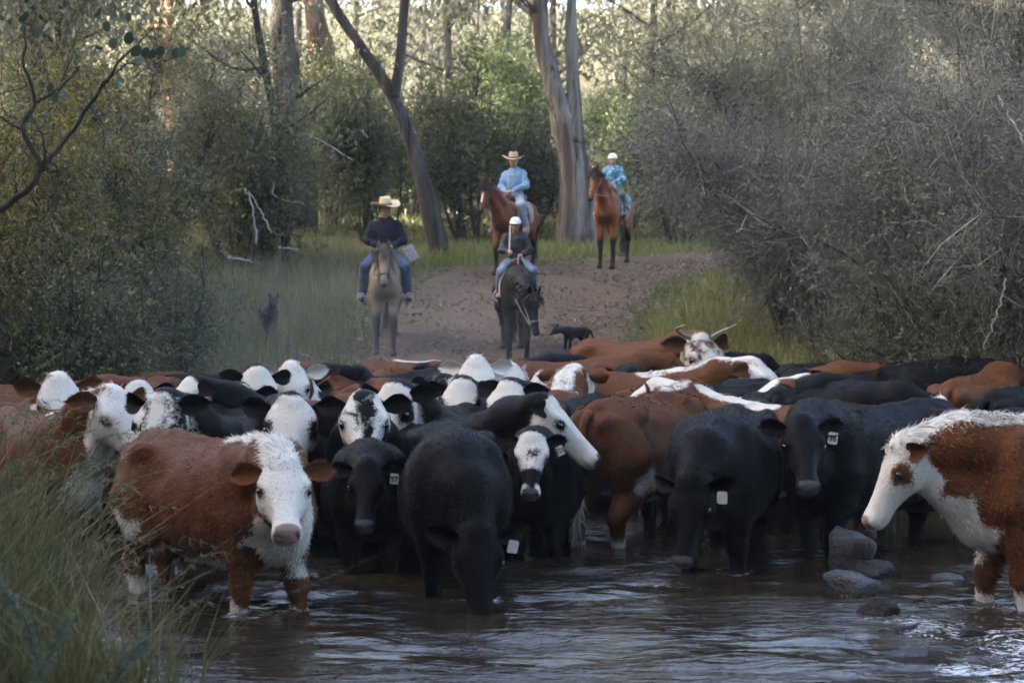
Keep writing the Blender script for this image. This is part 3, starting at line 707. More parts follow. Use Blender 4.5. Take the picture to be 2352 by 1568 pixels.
# ------------------------------------------------------------------ wattle thicket on the left
LW = "wattle shrubs on the left bank"
def lw(label, x, y, H, W, mat, seed, nl, nt=2600, **kw):
    b = npv(x, y, float(gzn(x, y)[0])); return shrub("wattle_shrub", label, b, H, W, 12, nt, nl, M_TWIG_D, mat, seed, kw.pop("leafL", .075), kw.pop("leafW", .022), (0, 0), (.3, .8), group=LW, stem_r=.035, twig_w=.009, topheavy=.15, spread=.35, **kw)
lw("yellow-tinged wattle, biggest of the left thicket, behind the dark bare branch", -6.2, 25.5, 5.0, 4.2, M_WATTLE, 81, 30000)
lw("yellowish wattle at the left frame edge above the herd", -7.6, 23.0, 4.4, 3.6, M_WATTLE, 82, 24000)
lw("dusky green shrub low at the left edge right behind the cattle", -5.7, 22.0, 2.3, 3.4, M_OLIVE, 83, 22000)
lw("dark green shrub between the wattle and the black dog", -4.75, 24.4, 2.3, 2.6, M_OLIVE, 84, 18000)
lw("olive shrub right of the yellow wattle with dead sticks before it", -6.1, 28.8, 3.6, 2.8, M_OLIVE, 85, 18000)
lw("tall olive shrub behind the yellow wattle's right side", -6.9, 32.0, 5.0, 3.8, M_WATTLE, 86, 16000)

# ------------------------------------------------------------------ bare grey thicket on the right
RT = "bare grey shrubs on the right bank"
def rt(label, x, y, H, W, seed, nt=5200, nl=14000, tw=None, lf=None, **kw):
    b = npv(x, y, float(gzn(x, y)[0])); return shrub("twiggy_shrub", label, b, H, W, 16, nt, nl, tw or M_TWIG, lf or M_GREY, seed, .075, .013, kw.pop("lean", (-.12, 0)), (.45, 1.25), group=RT, stem_r=.04, twig_w=.0075, arch=.32, topheavy=kw.pop('th', .75), spread=.35, **kw)
rt("grey twiggy bush leaning over the track, nearest the rider in blue print", 4.55, 27.6, 3.5, 3.6, 91, 5200, 46000)
rt("large tangled grey shrub with thick dark stems, middle of the right thicket", 5.9, 24.2, 4.3, 4.6, 92, 7000, 56000)
rt("grey shrub at the right frame edge with hanging pale sticks", 7.2, 22.3, 4.8, 4.0, 93, 6500, 50000)
rt("tall grey-brown shrub behind, filling the upper right corner", 7.8, 27.5, 6.4, 5.0, 94, 6500, 50000, lf=M_GREY)
rt("tall olive-grey shrub above the leaning grey bush", 5.2, 31.5, 6.4, 4.4, 95, 4500, 36000, lf=M_OLIVE)
rt("low green-grey bush behind the horned white-faced cow", 5.2, 23.4, 1.4, 2.4, 96, 2600, 14000, tw=M_TWIG_D, lf=M_OLIVE)
rt("low leafy bush under the tangled grey shrub, behind the black cattle", 6.3, 21.8, 1.3, 2.6, 97, 2200, 12000, tw=M_TWIG_D, lf=M_OLIVE)

# ------------------------------------------------------------------ grass and litter
def grass_patch(name, n, rng, area, hfun, mat, w=.010, keep=None, tone=.5, lean=.25, clump=0):
    x = area[0] + (area[1] - area[0]) * rng.random(n); y = area[2] + (area[3] - area[2]) * rng.random(n)
    if clump:
        cx = area[0] + (area[1] - area[0]) * rng.random(clump); cy = area[2] + (area[3] - area[2]) * rng.random(clump); k = rng.integers(0, clump, n); x = cx[k] + rng.normal(size=n) * .09; y = cy[k] + rng.normal(size=n) * .09
    m = keep(x, y) if keep is not None else np.ones(n, bool); x, y = x[m], y[m]; n = len(x)
    z = gzn(x, y); h = hfun(x, y) * (.5 + .8 * rng.random(n)); a = rng.random(n) * 6.283; l = h * lean * (.3 + rng.random(n))
    b = np.stack([x, y, z - .03], -1); tip = b + np.stack([np.cos(a) * l, np.sin(a) * l, h], -1)
    V, T = blades(b, tip, w * (.6 + .7 * rng.random(n)), np.stack([-np.cos(a) * l * .22, -np.sin(a) * l * .22, h * .06], -1))
    P = np.stack([x, y, 0 * x], -1); c = np.clip(tone + .28 * fbm(P, .7, 2, 31) + .18 * rng.normal(size=n), 0, 1)
    G = Geo(); G.add(V, T, None, c=np.repeat(c, 5)); return structure(name, G.mesh(name, mat, False), "stuff")
rng = np.random.default_rng(60)
off_track = lambda m: (lambda x, y: (track_side(x, y) < m * (1 + .0 * x) - .35 * rng.random(len(x))) & (ground(x, y) > .12) & (np.abs(x) < .30 * y + 1.0))
grass_patch("bank_grass", 62000, rng, (-10, 10, 21.5, 38), lambda x, y: .13 + .16 * np.clip(-track_side(x, y) / 2.0, 0, 1) + .08 * vnoise(np.stack([x, y, 0 * x], -1), .9, 3), M_GRASS, .018, off_track(.15), .42, .5)
grass_patch("far_verge_grass", 20000, rng, (-9, 14, 35.5, 47), lambda x, y: .16 + .12 * rng.random(len(x)), M_GRASS, .020, off_track(.2), .52, .5)
grass_patch("tall_bank_grass", 3500, rng, (-7, -2.0, 26, 37), lambda x, y: .32 + .35 * rng.random(len(x)), M_DRY, .010, off_track(-.5), .42, .22, clump=240)
grass_patch("tall_bank_grass", 16000, rng, (1.9, 8.0, 21.5, 29), lambda x, y: .35 + .35 * rng.random(len(x)), M_GRASS, .010, off_track(-.25), .55, .5, clump=420)
grass_patch("tall_bank_grass", 5000, rng, (5, 9, 19.5, 23), lambda x, y: .4 + .4 * rng.random(len(x)), M_GRASS, .010, off_track(-.25), .2, .4, clump=140)
# leaf litter and stones on the track
n = 80000; y = 22.3 + 16 * rng.random(n) ** 1.25; x = -4 + 14 * rng.random(n); k = track_side(x, y) > -.4 - .5 * rng.random(n); x, y = x[k], y[k]; n = len(x)
ty = np.interp(y, [22, 27, 34, 38], [1, .9, .6, .4]); k = rng.random(n) < ty * (.35 + .9 * sstep(-.35, .4, fbm(np.stack([x, y, 0 * x], -1), .9, 3, 41))); x, y = x[k], y[k]; n = len(x)
C = np.stack([x, y, gzn(x, y) + .045 + .02 * rng.random(n)], -1); N = rand_dirs(n, rng) * .5 + [0, 0, 1]; D = rand_dirs(n, rng) * [1, 1, .25]
V, Q = leaf_quads(C, D, N, .035 + .065 * rng.random(n), .014 + .024 * rng.random(n)); G = Geo(); G.add(V, None, Q, c=np.repeat(np.clip(.56 + .24 * rng.normal(size=n), 0, 1), 4))
structure("leaf_litter", G.mesh("leaf_litter", M_LITTER, False), "stuff")

# tall grass on the near left bank, in front of the calf
def fg_keep(x, y): return (ground(x, y) > .12) & (x < -.168 * y - .10 * 0 + .0 + .12 * vnoise(np.stack([x, y, 0 * x], -1), 2.0, 8))
grass_patch("creekside_grass", 15000, rng, (-4.4, -1.5, 7.2, 12.0), lambda x, y: .38 + .40 * rng.random(len(x)), M_GRASS2, .0080, fg_keep, .58, .60, clump=360)
# seed stalks that arch over the water
n = 230; x = -1.65 - 1.9 * rng.random(n); y = 8.2 + 3.0 * rng.random(n); k = fg_keep(x, y); x, y = x[k], y[k]; G = Geo()
for a, b in zip(x, y):
    g = float(gzn(a, b)[0]); h = .6 + .55 * rng.random(); dx = .1 + .45 * rng.random(); P = spline([(a, b, g), (a + dx * .25, b + rng.normal() * .05, g + h * .55), (a + dx * .65, b + rng.normal() * .1, g + h * .92), (a + dx, b + rng.normal() * .15, g + h * (.90 + .1 * rng.random()))], 10)
    V, Q, T = tube(P, np.linspace(.0030, .0012, 10), 3, False); G.add(V, None, Q, c=.35 + .5 * rng.random())
    m = 16; bb = P[rng.integers(6, 10, m)]; tt = bb + rng.normal(size=(m, 3)) * .02 + npv(.02, 0, -.015); V, T = blades(bb, tt, .005); G.add(V, T, None, c=.5 + .4 * rng.random())
structure("grass_seed_stalks", G.mesh("grass_seed_stalks", M_GRASS2, False), "stuff")

grass_patch("dead_grass_stalks", 900, rng, (-4.4, -1.5, 7.6, 11.6), lambda x, y: .45 + .45 * rng.random(len(x)), M_DRY, .0075, fg_keep, .45, 1.1)

# ------------------------------------------------------------------ cattle
def coat_mat(name, base, base2, white=(0.47, 0.45, 0.415), nose=(0.175, 0.115, 0.10), sheen=0.25, spec=0.25, rough=0.6):
    m, nt = new_mat(name); t = NT(nt); co = t.coord()
    n1 = t.noise(co, 6, 4, .6, .5); n2 = t.noise(co, 45, 4, 0.7, .8)
    mp = t.n("ShaderNodeMapping"); mp.inputs["Scale"].default_value = (35, 90, 60); t.l(co, mp.inputs[0])
    n3 = t.noise(mp.outputs[0], 1.0, 3, 0.6, 0.6)
    rnd = t.n("ShaderNodeObjectInfo").outputs["Random"]
    f = t.math('ADD', t.math('MULTIPLY', n1, 0.75), t.math('MULTIPLY', n3, 0.45))
    b = t.mix(t.math('SUBTRACT', f, 0.12), base, base2)
    wv = t.math('ADD', t.attr("w"), t.math('MULTIPLY', t.math('SUBTRACT', n2, 0.5), 0.085))
    wv = t.math('ADD', wv, t.math('MULTIPLY', t.math('SUBTRACT', n1, 0.5), 0.03))
    fac = t.n("ShaderNodeMapRange"); fac.inputs[1].default_value = -0.012; fac.inputs[2].default_value = 0.012; t.l(wv, fac.inputs[0])
    wh = t.mix(n2, tuple(x * 0.72 for x in white), tuple(min(1, x * 1.12) for x in white))
    wh = t.mix(t.math('MULTIPLY', n1, 0.55), wh, (0.40, 0.335, 0.25))
    c = t.mix(fac.outputs[0], b, wh)
    vm = t.n('ShaderNodeVectorMath', operation='SCALE'); t.l(c, vm.inputs[0]); t.l(t.math('ADD', 1.0, t.attr('tone')), vm.inputs['Scale']); c = vm.outputs[0]
    nz = t.n("ShaderNodeMapRange"); nz.inputs[1].default_value = -0.006; nz.inputs[2].default_value = 0.006; t.l(t.attr("nose"), nz.inputs[0])
    c = t.mix(nz.outputs[0], c, nose)
    nrm = t.bump(t.math('ADD', t.math('MULTIPLY', n3, 1.0), t.math('MULTIPLY', n2, 0.6)), 0.38, 0.02)
    t.out(t.principled(c, rough, spec, nrm, sheen)); return m
M_RED = coat_mat("hereford_coat", (0.027, 0.0088, 0.0033), (0.108, 0.037, 0.0088), sheen=0.0, spec=.10)
M_BLK = coat_mat("black_coat", (0.0010, 0.0010, 0.0012), (0.0030, 0.0028, 0.0033), nose=(0.045, 0.045, 0.05), sheen=0.006, spec=0.038, rough=0.40)
M_EYE = simple_mat("dark_eye", (0.006, 0.004, 0.003), 0.08, 0.6, 5, 0.2, 0)
M_TAG = simple_mat("tag_plastic", (0.34, 0.34, 0.31), 0.5, 0.3, 30, 0.25, 0.05)
M_INK = simple_mat("tag_ink", (0.012, 0.012, 0.014), 0.6, 0.2, 30, 0.2, 0)
M_HORN = simple_mat("horn", (0.16, 0.13, 0.10), 0.5, 0.4, 40, 0.3, 0.1)

TORSO = np.array([(-.90, .07, 1.08, .92), (-.86, .13, 1.15, .82), (-.78, .20, 1.215, .70), (-.62, .26, 1.25, .585), (-.35, .29, 1.235, .53),
                  (-.05, .345, 1.215, .47), (.25, .335, 1.225, .47), (.48, .285, 1.25, .50), (.64, .23, 1.21, .55), (.76, .14, 1.10, .66), (.81, .08, 1.0, .74)])
HEAD = np.array([(-.05, .045, -.05, -.13), (-.02, .085, -.005, -.17), (.05, .108, .022, -.205), (.12, .114, .02, -.232), (.18, .108, .008, -.235), (.25, .082, -.006, -.215),
                 (.33, .064, -.018, -.192), (.40, .063, -.026, -.178), (.455, .074, -.030, -.178), (.495, .075, -.036, -.168), (.520, .062, -.047, -.152), (.534, .036, -.07, -.13)])
def polyline_dist(P, L):
    d = np.full(len(P), 9.0)
    for a, b in zip(L[:-1], L[1:]):
        ba = b - a; t = np.clip(((P - a) @ ba) / (ba @ ba), 0, 1); d = np.minimum(d, np.linalg.norm(P - a - t[:, None] * ba, axis=1))
    return d
def uv_ball(c, r, n=10, m=7, squash=(1, 1, 1)):
    a = np.linspace(0, math.pi, m); V, Q = lathe(np.stack([np.sin(a) * r + 1e-5, -np.cos(a) * r], -1), n)
    return V * np.asarray(squash) + np.asarray(c), Q
def ear_geo(base, dirv, face, L=.20, W=.10):
    """cupped closed leaf-shaped ear"""
    dirv = unit(dirv); face = unit(np.asarray(face) - dirv * np.dot(face, dirv)); side = np.cross(dirv, face)
    nt_, ns = 9, 6; t = np.linspace(0, 1, nt_); wprof = W * .5 * np.interp(t, [0, .12, .35, .6, .85, 1], [.38, .62, .98, 1, .62, .10])
    s = np.linspace(-1, 1, ns); G = Geo(); rows = []
    for lay, off in ((0, 1), (1, -1)):
        P = base + dirv * (t[:, None, None] * L) + side * (s[None, :, None] * wprof[:, None, None]) + face * ((np.abs(s) ** 2)[None, :, None] * wprof[:, None, None] * .75 + off * .006 * (1 - np.abs(s) ** 4)[None, :, None] - (t ** 2)[:, None, None] * .03)
        rows.append(P.reshape(-1, 3))
    i = np.arange(nt_ - 1)[:, None] * ns; j = np.arange(ns - 1)[None]
    Q = np.stack([i + j, i + j + 1, i + ns + j + 1, i + ns + j], -1).reshape(-1, 4); n = nt_ * ns
    V = np.concatenate(rows); Qs = np.concatenate([Q, Q[:, ::-1] + n])
    e = []
    for a in range(nt_ - 1):
        e.append([a * ns, (a + 1) * ns, (a + 1) * ns + n, a * ns + n]); e.append([a * ns + ns - 1, a * ns + ns - 1 + n, (a + 1) * ns + ns - 1 + n, (a + 1) * ns + ns - 1])
    for b in range(ns - 1): e.append([(nt_ - 1) * ns + b, (nt_ - 1) * ns + b + 1, (nt_ - 1) * ns + b + 1 + n, (nt_ - 1) * ns + b + n])
    return V, np.concatenate([Qs, np.array(e)]), (t, s, n)
def text_mesh(txt, size, mat):
    cu = bpy.data.curves.new("tag_number", 'FONT'); cu.body = txt; cu.size = size; cu.align_x = 'CENTER'; cu.align_y = 'CENTER'; cu.offset = size * 0.02
    tmp = bpy.data.objects.new("tmp_text", cu); COL.objects.link(tmp)
    dg = bpy.context.evaluated_depsgraph_get(); me = bpy.data.meshes.new_from_object(tmp.evaluated_get(dg))
    bpy.data.objects.remove(tmp); bpy.data.curves.remove(cu)
    me.materials.clear(); me.materials.append(mat); return me
def box_geo(hx, hy, hz):
    V = np.array([[x, y, z] for x in (-hx, hx) for y in (-hy, hy) for z in (-hz, hz)]); Q = np.array([[0, 1, 3, 2], [4, 6, 7, 5], [0, 4, 5, 1], [2, 3, 7, 6], [0, 2, 6, 4], [1, 5, 7, 3]]); return V, Q
def rounded_plate(w, h, th, r=.012):
    pts = []
    for cx, cy, a0 in ((w / 2 - r, h / 2 - r, 0), (-w / 2 + r, h / 2 - r, 90), (-w / 2 + r, -h / 2 + r, 180), (w / 2 - r, -h / 2 + r, 270)):
        for k in range(4): a = R(a0 + 30 * k); pts.append((cx + r * math.cos(a), cy + r * math.sin(a)))
    n = len(pts); V = np.array([(x, y, th / 2) for x, y in pts] + [(x, y, -th / 2) for x, y in pts] + [(0, 0, th / 2), (0, 0, -th / 2)])
    i = np.arange(n); j = (i + 1) % n
    T = np.concatenate([np.stack([np.full(n, 2 * n), i, j], -1), np.stack([np.full(n, 2 * n + 1), n + j, n + i], -1)])
    return V, np.stack([i, n + i, n + j, j], -1), T
def place_matrix(o, origin, X, Y, Z):
    m = Matrix.Identity(4)
    for i in range(3): m[i][0], m[i][1], m[i][2], m[i][3] = X[i], Y[i], Z[i], origin[i]
    o.matrix_local = m
def fur_tufts(V, Q, n, attrs, length, flow, lift=.45, width=.0045, rng=RNG, longer=None):
    nrm, ar = tri_normals(V, Q); q = rng.choice(len(Q), n, p=ar / ar.sum())
    u, v = rng.random((n, 1)), rng.random((n, 1)); a, b, c, d = (V[Q[q, i]] for i in range(4))
    P = (a * (1 - u) + b * u) * (1 - v) + (d * (1 - u) + c * u) * v; N = nrm[q]
    F = flow(P); F = F - N * np.sum(F * N, 1)[:, None]; F /= np.linalg.norm(F, axis=1)[:, None] + 1e-9
    D = F * (1 - lift) + N * lift + rng.normal(size=(n, 3)) * .15
    D /= np.linalg.norm(D, axis=1)[:, None]
    L = length * (.6 + .8 * rng.random(n))
    if longer is not None: L = L * longer(P)
    bend = -N * (L * .05)[:, None]
    Vb, T = hairs(P - N * .002, P + D * L[:, None], width * 1.25, np.cross(D, N))
    at = {k: np.repeat(x[Q[q, 0]], 3) for k, x in attrs.items()}; wq = attrs['w'][Q[q, 0]]; at['tone'] = np.repeat(np.where(wq > 0, np.clip(rng.normal(-.05, .24, n), -.55, .3), np.clip(rng.normal(.15, .65, n), -.85, 2.2)), 3)
    return Vb, T, at

def solve_place(px, py, A, S, heading, d=None):
    """find where an animal must stand so that its local point A shows at pixel px,py"""
    off = rotz(heading) @ (np.asarray(A) * S)
    def pos(dd):
        w = pix(px, py, dd); x, y = w[0] - off[0], w[1] - off[1]
        return w[2] - (float(ground(x, y)) + off[2]), x, y
    if d is None:
        lo, hi = 9.0, 33.0
        for _ in range(40):
            m = .5 * (lo + hi)
            if pos(m)[0] > 0: lo = m
            else: hi = m
        d = .5 * (lo + hi)
    e, x, y = pos(d)
    return x, y, float(ground(x, y)), e, d
COWS = []
def cow(label, coat, face, at, heading=0, anchor="back", ne=12, na=0, hp=35, ha=None, S=1.0, d=None, vox=.026, fur=0, tagtxt=None, tagside=None,
        horn=False, hind_step=0, tail_swing=0., nose_pink=None, earlift=.0, crest=None, seed=0, thick=1.0, tagblank=False, name="cow", white_ear=False, tailw=None, eyepatch=False, hs=None, hw=None, cw=.062, uw=.105, mane=0, tw_=.075):
    """heading: degrees, 0 = facing the camera, +90 = facing right, 180 = facing away"""
    HS = hs or (1.0 if vox < .0175 else 1.20); HW = hw or (1.24 if vox < .0175 else 1.30)
    rng = np.random.default_rng(100 + seed + len(COWS))
    hd = R(heading - 90)                    # local +x forward
    na_, ne_, hp_ = R(na), R(ne), R(hp); ha_ = R(na * 1.25 if ha is None else ha)
    NL = .60; base = npv(.50, 0, 1.04)
    poll = base + NL * npv(math.cos(ne_) * math.cos(na_), math.cos(ne_) * math.sin(na_), math.sin(ne_)) + npv(.05, 0, .1)
    u = npv(math.cos(hp_) * math.cos(ha_), math.cos(hp_) * math.sin(ha_), -math.sin(hp_))
    lf = npv(-math.sin(ha_), math.cos(ha_), 0); v = npv(math.sin(hp_) * math.cos(ha_), math.sin(hp_) * math.sin(ha_), math.cos(hp_))
    M = np.stack([u, lf, v], 1)
    hwf = lambda s: HW + (1 + .3 * (HW - 1) - HW) * np.clip((np.asarray(s) - .15) / .28, 0, 1)
    H = lambda s, y, z: poll + (u * s + lf * y * float(hwf(s)) + v * z) * HS
    A = {"poll": poll, "back": npv(-.1, 0, 1.25), "rump": npv(-.7, 0, 1.24), "withers": npv(.4, 0, 1.26), "muzzle": H(.5, 0, -.08), "face": H(.22, 0, 0)}[anchor]
    x, y, gz, err, dd = solve_place(at[0], at[1], A, S, hd, d)
    # --- skin
    lo = np.minimum(npv(-1.05, -.5, -.02), H(.25, 0, -.1) - .38 * HS); hi = np.maximum(npv(.95, .5, 1.36), H(.25, 0, -.1) + .38 * HS)
    sc = Sculpt(lo, hi, vox)
    T = TORSO.copy(); T[:, 1] *= thick
    sc.loft(T, k=.04, p=2.35, pt=1.9)
    sc.chain([(-.80, 0, 1.19), (-.45, 0, 1.225), (0, 0, 1.20), (.40, 0, 1.235)], [.045, .035, .03, .05], .05)
    for sg in (-1, 1):
        sc.ell((.48, sg * .19 * thick, .92), (.18, .105, .29), k=.035); sc.ell((-.63, sg * .18 * thick, .86), (.20, .115, .29), k=.04)
        sc.ell((-.50, sg * .222 * thick, 1.145), (.09, .045, .052), k=.07); sc.chain([(.36, sg * .17, 1.19), (.50, sg * .225 * thick, 1.0), (.60, sg * .225 * thick, .80)], [.045, .05, .055], .05); sc.chain([(-.52, sg * .20 * thick, 1.12), (-.84, sg * .10, 1.10)], [.04, .04], .06); sc.ell((-.84, sg * .10, 1.10), (.06, .045, .05), k=.06)
        st = hind_step * sg
        sc.chain([(.50, sg * .17, .80), (.50 + st * .4, sg * .165, .60), (.53 + st, sg * .155, .38), (.52 + st * 1.4, sg * .155, .13), (.56 + st * 1.4, sg * .155, .05)], [.14, .098, .060, .044, .056], .045)
        sc.ell((.56 + st * 1.4, sg * .155, .03), (.075, .06, .05), k=.02)
        sc.chain([(-.60, sg * .18, .84), (-.50 - st * .4, sg * .20, .66), (-.76 - st, sg * .165, .43), (-.70 - st * 1.2, sg * .155, .14), (-.66 - st * 1.2, sg * .155, .05)], [.18, .135, .062, .047, .056], .05)
        sc.ell((-.65 - st * 1.2, sg * .155, .03), (.075, .06, .05), k=.02)
    for sg in (-1, 1):
        sc.ell((-.27, sg * .345 * thick, 1.02), (.14, .075, .11), k=.09, sub=True); sc.ell((.24, sg * .385 * thick, .92), (.05, .07, .26), k=.08, sub=True); sc.ell((-.36, sg * .34 * thick, .66), (.08, .07, .12), k=.08, sub=True)
    sc.ell((.68, 0, .72), (.16, .10, .17), k=.10)
    pb = poll - u * .03 - v * .085; jaw = H(.09, 0, -.17)
    mid = (base + pb) * .5 + npv(0, 0, .045)
    sc.chain([base - npv(.06, 0, .02), mid, pb], [.235 * thick, .175 * thick, .115], .07)
    th0 = npv(.60, 0, .82); sc.chain([th0, (th0 + jaw) * .5 - npv(0, 0, .03), jaw], [.17, .125, .085], .08)
    sc.loft(HEAD * HS * np.stack([np.ones(len(HEAD)), hwf(HEAD[:, 0]), np.ones(len(HEAD)), np.ones(len(HEAD))], 1), poll, M, k=.03, p=2.35)
    for sg in (-1, 1):
        sc.ell(H(.135, sg * .092, -.035), npv(0.050, 0.026, 0.028) * HS, M, k=.025)
        sc.ell(H(.12, sg * .070, -.155), npv(0.095, 0.042, 0.075) * HS, M, k=.04)
        sc.ell(H(.49, sg * .046, -.075), npv(0.032, 0.028, 0.030) * HS, M, k=.02)
        if vox < .022: sc.ell(H(.524, sg * .044, -.08), npv(0.020, 0.013, 0.016) * HS, M, k=.008, sub=True)
    sc.ell(H(0, 0, .012), npv(0.060, 0.070, 0.030) * HS, M, k=.04)
    sc.ell(H(.42, 0, -.15), npv(0.070, 0.050, 0.030) * HS, M, k=.03)
    V, Q = sc.mesh(1)
    bd = ((V[:, 2] > .35) & (np.linalg.norm(V - H(.25, 0, -.1), axis=1) > .36))[:, None]; V = V + bd * np.stack([fbm(V * [1, 1, .6], 7.0, 2, k + 21 + seed) for k in range(3)], -1) * .010
    # --- coat pattern (signed: > 0 is white)
    q = (V - poll) @ M / HS; s_, y_, z_ = q[:, 0], q[:, 1] / hwf(q[:, 0]), q[:, 2]; perp = np.hypot(y_, z_ + .1)
    inhead = np.minimum(.26 - perp, s_ + .12)
    N1 = fbm(V, 5.0, 3, seed + 1) * .5; N2 = fbm(V, 14.0, 2, seed + 5) * .5
    w = np.full(len(V), -.2)
    ring = np.minimum(inhead, s_ - (-.015 + .35 * np.maximum(0, -z_ - .12) - .12 * np.abs(y_)))
    if face in ("hereford", "bald", "freckle"):
        w = np.maximum(w, ring)
        if eyepatch:
            for sg in (-1, 1): w = np.minimum(w, np.hypot((s_ - .16) / 1.6, (y_ - sg * .11)) * 1.0 + np.abs(z_ + .06) * .5 - .058)
        if face == "freckle": w = np.where(inhead > 0, np.minimum(w, .018 - N2 * .10), w)
    if face == "blaze": w = np.maximum(w, np.minimum(np.minimum(inhead, .035 + .05 * (s_ < .1) - np.abs(y_) + N2 * .02), np.minimum(s_ + .03, .40 - s_)) - .0 - .1 * (z_ < -.08))
    if face == "mask":      # white poll and cheeks, dark eye band and nose ridge
        top = np.minimum(s_ + .02, .13 - s_ + N2 * .03); vee = .030 - np.abs(np.abs(y_) - (.095 - .30 * np.clip(s_ - .10, 0, .3))) ; vee = np.minimum(vee, np.minimum(s_ - .08, .30 - s_))
        mz = np.minimum(s_ - .43, .035 - np.abs(np.abs(y_) - .062)); cen = np.minimum(.035 - np.abs(y_), np.minimum(s_ - .20, .29 - s_))
        w = np.maximum(w, np.minimum(inhead, np.maximum(np.maximum(top, vee), np.maximum(mz, cen))) - .12 * (z_ < -.09))
    if face == "brockle":   # white sides and muzzle edge on a dark face
        w = np.maximum(w, np.minimum(inhead, np.maximum(N2 * .12 + .005 - .03 * (np.abs(y_) < .05), np.minimum(s_ - .40, .02 - np.abs(np.abs(y_) - .07)))))
    if face == "poll": w = np.maximum(w, np.minimum(np.minimum(inhead, s_ + .04), .14 - s_ + N2 * .05))
    cl = np.array([H(-.02, 0, .0), mid + npv(0, 0, .165), npv(.42, 0, 1.26), npv(.16 if crest is None else crest, 0, 1.235)])
    th_l = np.array([jaw - npv(0, 0, .05), (th0 + jaw) * .5 - npv(-.02, 0, .13), npv(.80, 0, .66)])
    tl = np.array([npv(.83, 0, .72),npv(.80, 0, .64), npv(.62, 0, .50), npv(.2, 0, .44), npv(-.5, 0, .50)]) if True else np.array([jaw - npv(0, 0, .05), (th0 + jaw) * .5 - npv(-.02, 0, .13), npv(.80, 0, .66), npv(.62, 0, .53), npv(.2, 0, .50), npv(-.5, 0, .52)])
    if face == "hereford":
        w = np.maximum(w, cw - polyline_dist(V, cl) + N1 * .05)
        w = np.maximum(w, tw_ - polyline_dist(V, th_l) + N1 * .08)
        w = np.maximum(w, np.minimum(uw - polyline_dist(V * [1, .42, 1], tl * [1, .42, 1]) + N1 * .13, V[:, 2] - .44 + N1 * .06))
        ay = np.abs(V[:, 1]); lg = np.minimum(np.hypot(V[:, 0] - .50, (ay - .17) * 1.0), np.hypot(V[:, 0] + .58, (ay - .18) * 1.0)); w = np.where((V[:, 2] < .66) & (inhead < 0), np.minimum(w, lg - .135 + N1 * .04), w)
        w = np.maximum(w, np.where(V[:, 2] < .5, .27 - V[:, 2] + N1 * .14, -1))
        w = np.maximum(w, .06 - np.hypot(V[:, 0] + .47, V[:, 2] - .66) * .55 + N1 * .1)
    for sg in (-1, 1): w = np.where(inhead > 0, np.minimum(w, np.sqrt(((s_ - .168) / 1.25) ** 2 + (y_ - sg * .103) ** 2 + (z_ + .06) ** 2) - .036), w)
    nose = np.minimum(np.minimum(s_ - .475, .060 - np.abs(y_)), np.minimum(.2 - perp, z_ + .122))
    mat = M_RED if coat == "red" else M_BLK
    Sm = S
    root = empty(name, label, "cow" if name == "cow" else "calf", (x, y, gz), hd, "cattle crossing the creek")
    tone = np.zeros(len(V))
    for sg in (-1, 1): tone = np.minimum(tone, -.9 * sstep(.032, .018, np.sqrt((s_ - .525) ** 2 + (y_ - sg * .038) ** 2 + (z_ + .078) ** 2)))
    tone = np.minimum(tone, -.7 * sstep(.010, .004, np.abs(z_ + .132 + .0 * s_)) * (inhead > 0) * (s_ > .40))
    link("body", slim(mesh_np("body", V * Sm, Q, mat, True, {"w": w, "nose": nose, "tone": tone}), .30 if vox < .019 else .25 if vox < .026 else .28), root)
    # --- eyes
    for sg in (-1, 1):
        Vb, Qb = uv_ball(H(.165, sg * .099, -.058), .024 * HS); link("eye", mesh_np("eye", Vb * Sm, Qb, M_EYE), root)
    # --- ears
    ear_tip = {}
    for sg in (-1, 1):
        dr = lf * sg * .93 - u * .22 + v * (-.10 + earlift + .10 * math.sin(7.3 * len(COWS) + sg)); fc = u * .55 + v * .60 + lf * sg * .1
        b0 = H(.01, sg * .085, -.055); L = .18 * HS; Ve, Qe, _ = ear_geo(b0, dr, fc, L, .125 * HS)
        we = np.full(len(Ve), -.15)
        if white_ear: we = fbm(Ve, 9, 2, seed) * .05 + .012
        Vt, Tt, At = fur_tufts(Ve, Qe, 700 if fur else 200, {"w": we + .03, "nose": we * 0 - .1}, .028, lambda P: np.broadcast_to(dr, P.shape), .22, .003, rng)
        At["tone"] = At["tone"] + (2.2 if coat != "red" else .35)
        G = Geo(); G.add(Ve, None, Qe, w=we, nose=-.1, tone=0.); G.add(Vt, Tt, None, **At)
        eo = link("ear", G.mesh("ear", mat), root); eo.data.transform(Matrix.Scale(Sm, 4))
        ear_tip[sg] = (b0 + unit(dr) * L * .55 + unit(fc) * .035 - npv(0, 0, .03), dr, fc)
    if tagtxt is not None:
        sg = tagside or 1; c, dr, fcx = ear_tip[sg]
        ww = npv(0, 0, 1) * .85 + v * .15; Yt = unit(ww - u * np.dot(ww, u)) if abs(u[2]) < .95 else unit(-u)
        fcv = unit(unit(fcx) * [1, 1, .35]); Yt = unit(npv(0, 0, 1) - fcv * fcv[2]); Xt = np.cross(Yt, fcv)
        Vp, Qp, Tp = rounded_plate(.066, .08, .004); G = Geo(); G.add(Vp * Sm, Tp, Qp); tg = link("ear_tag", G.mesh("ear_tag", M_TAG, False), root)
        ra = rng.normal(0, .22); Xr, Yr = Xt * math.cos(ra) + Yt * math.sin(ra), Yt * math.cos(ra) - Xt * math.sin(ra); place_matrix(tg, (c - Yr * .045) * Sm, Xr, Yr, fcv)
        if tagtxt:
            tx = link("tag_number", text_mesh(tagtxt, .050 * Sm, M_INK), tg); tx.location = (0, -.006, .0035)
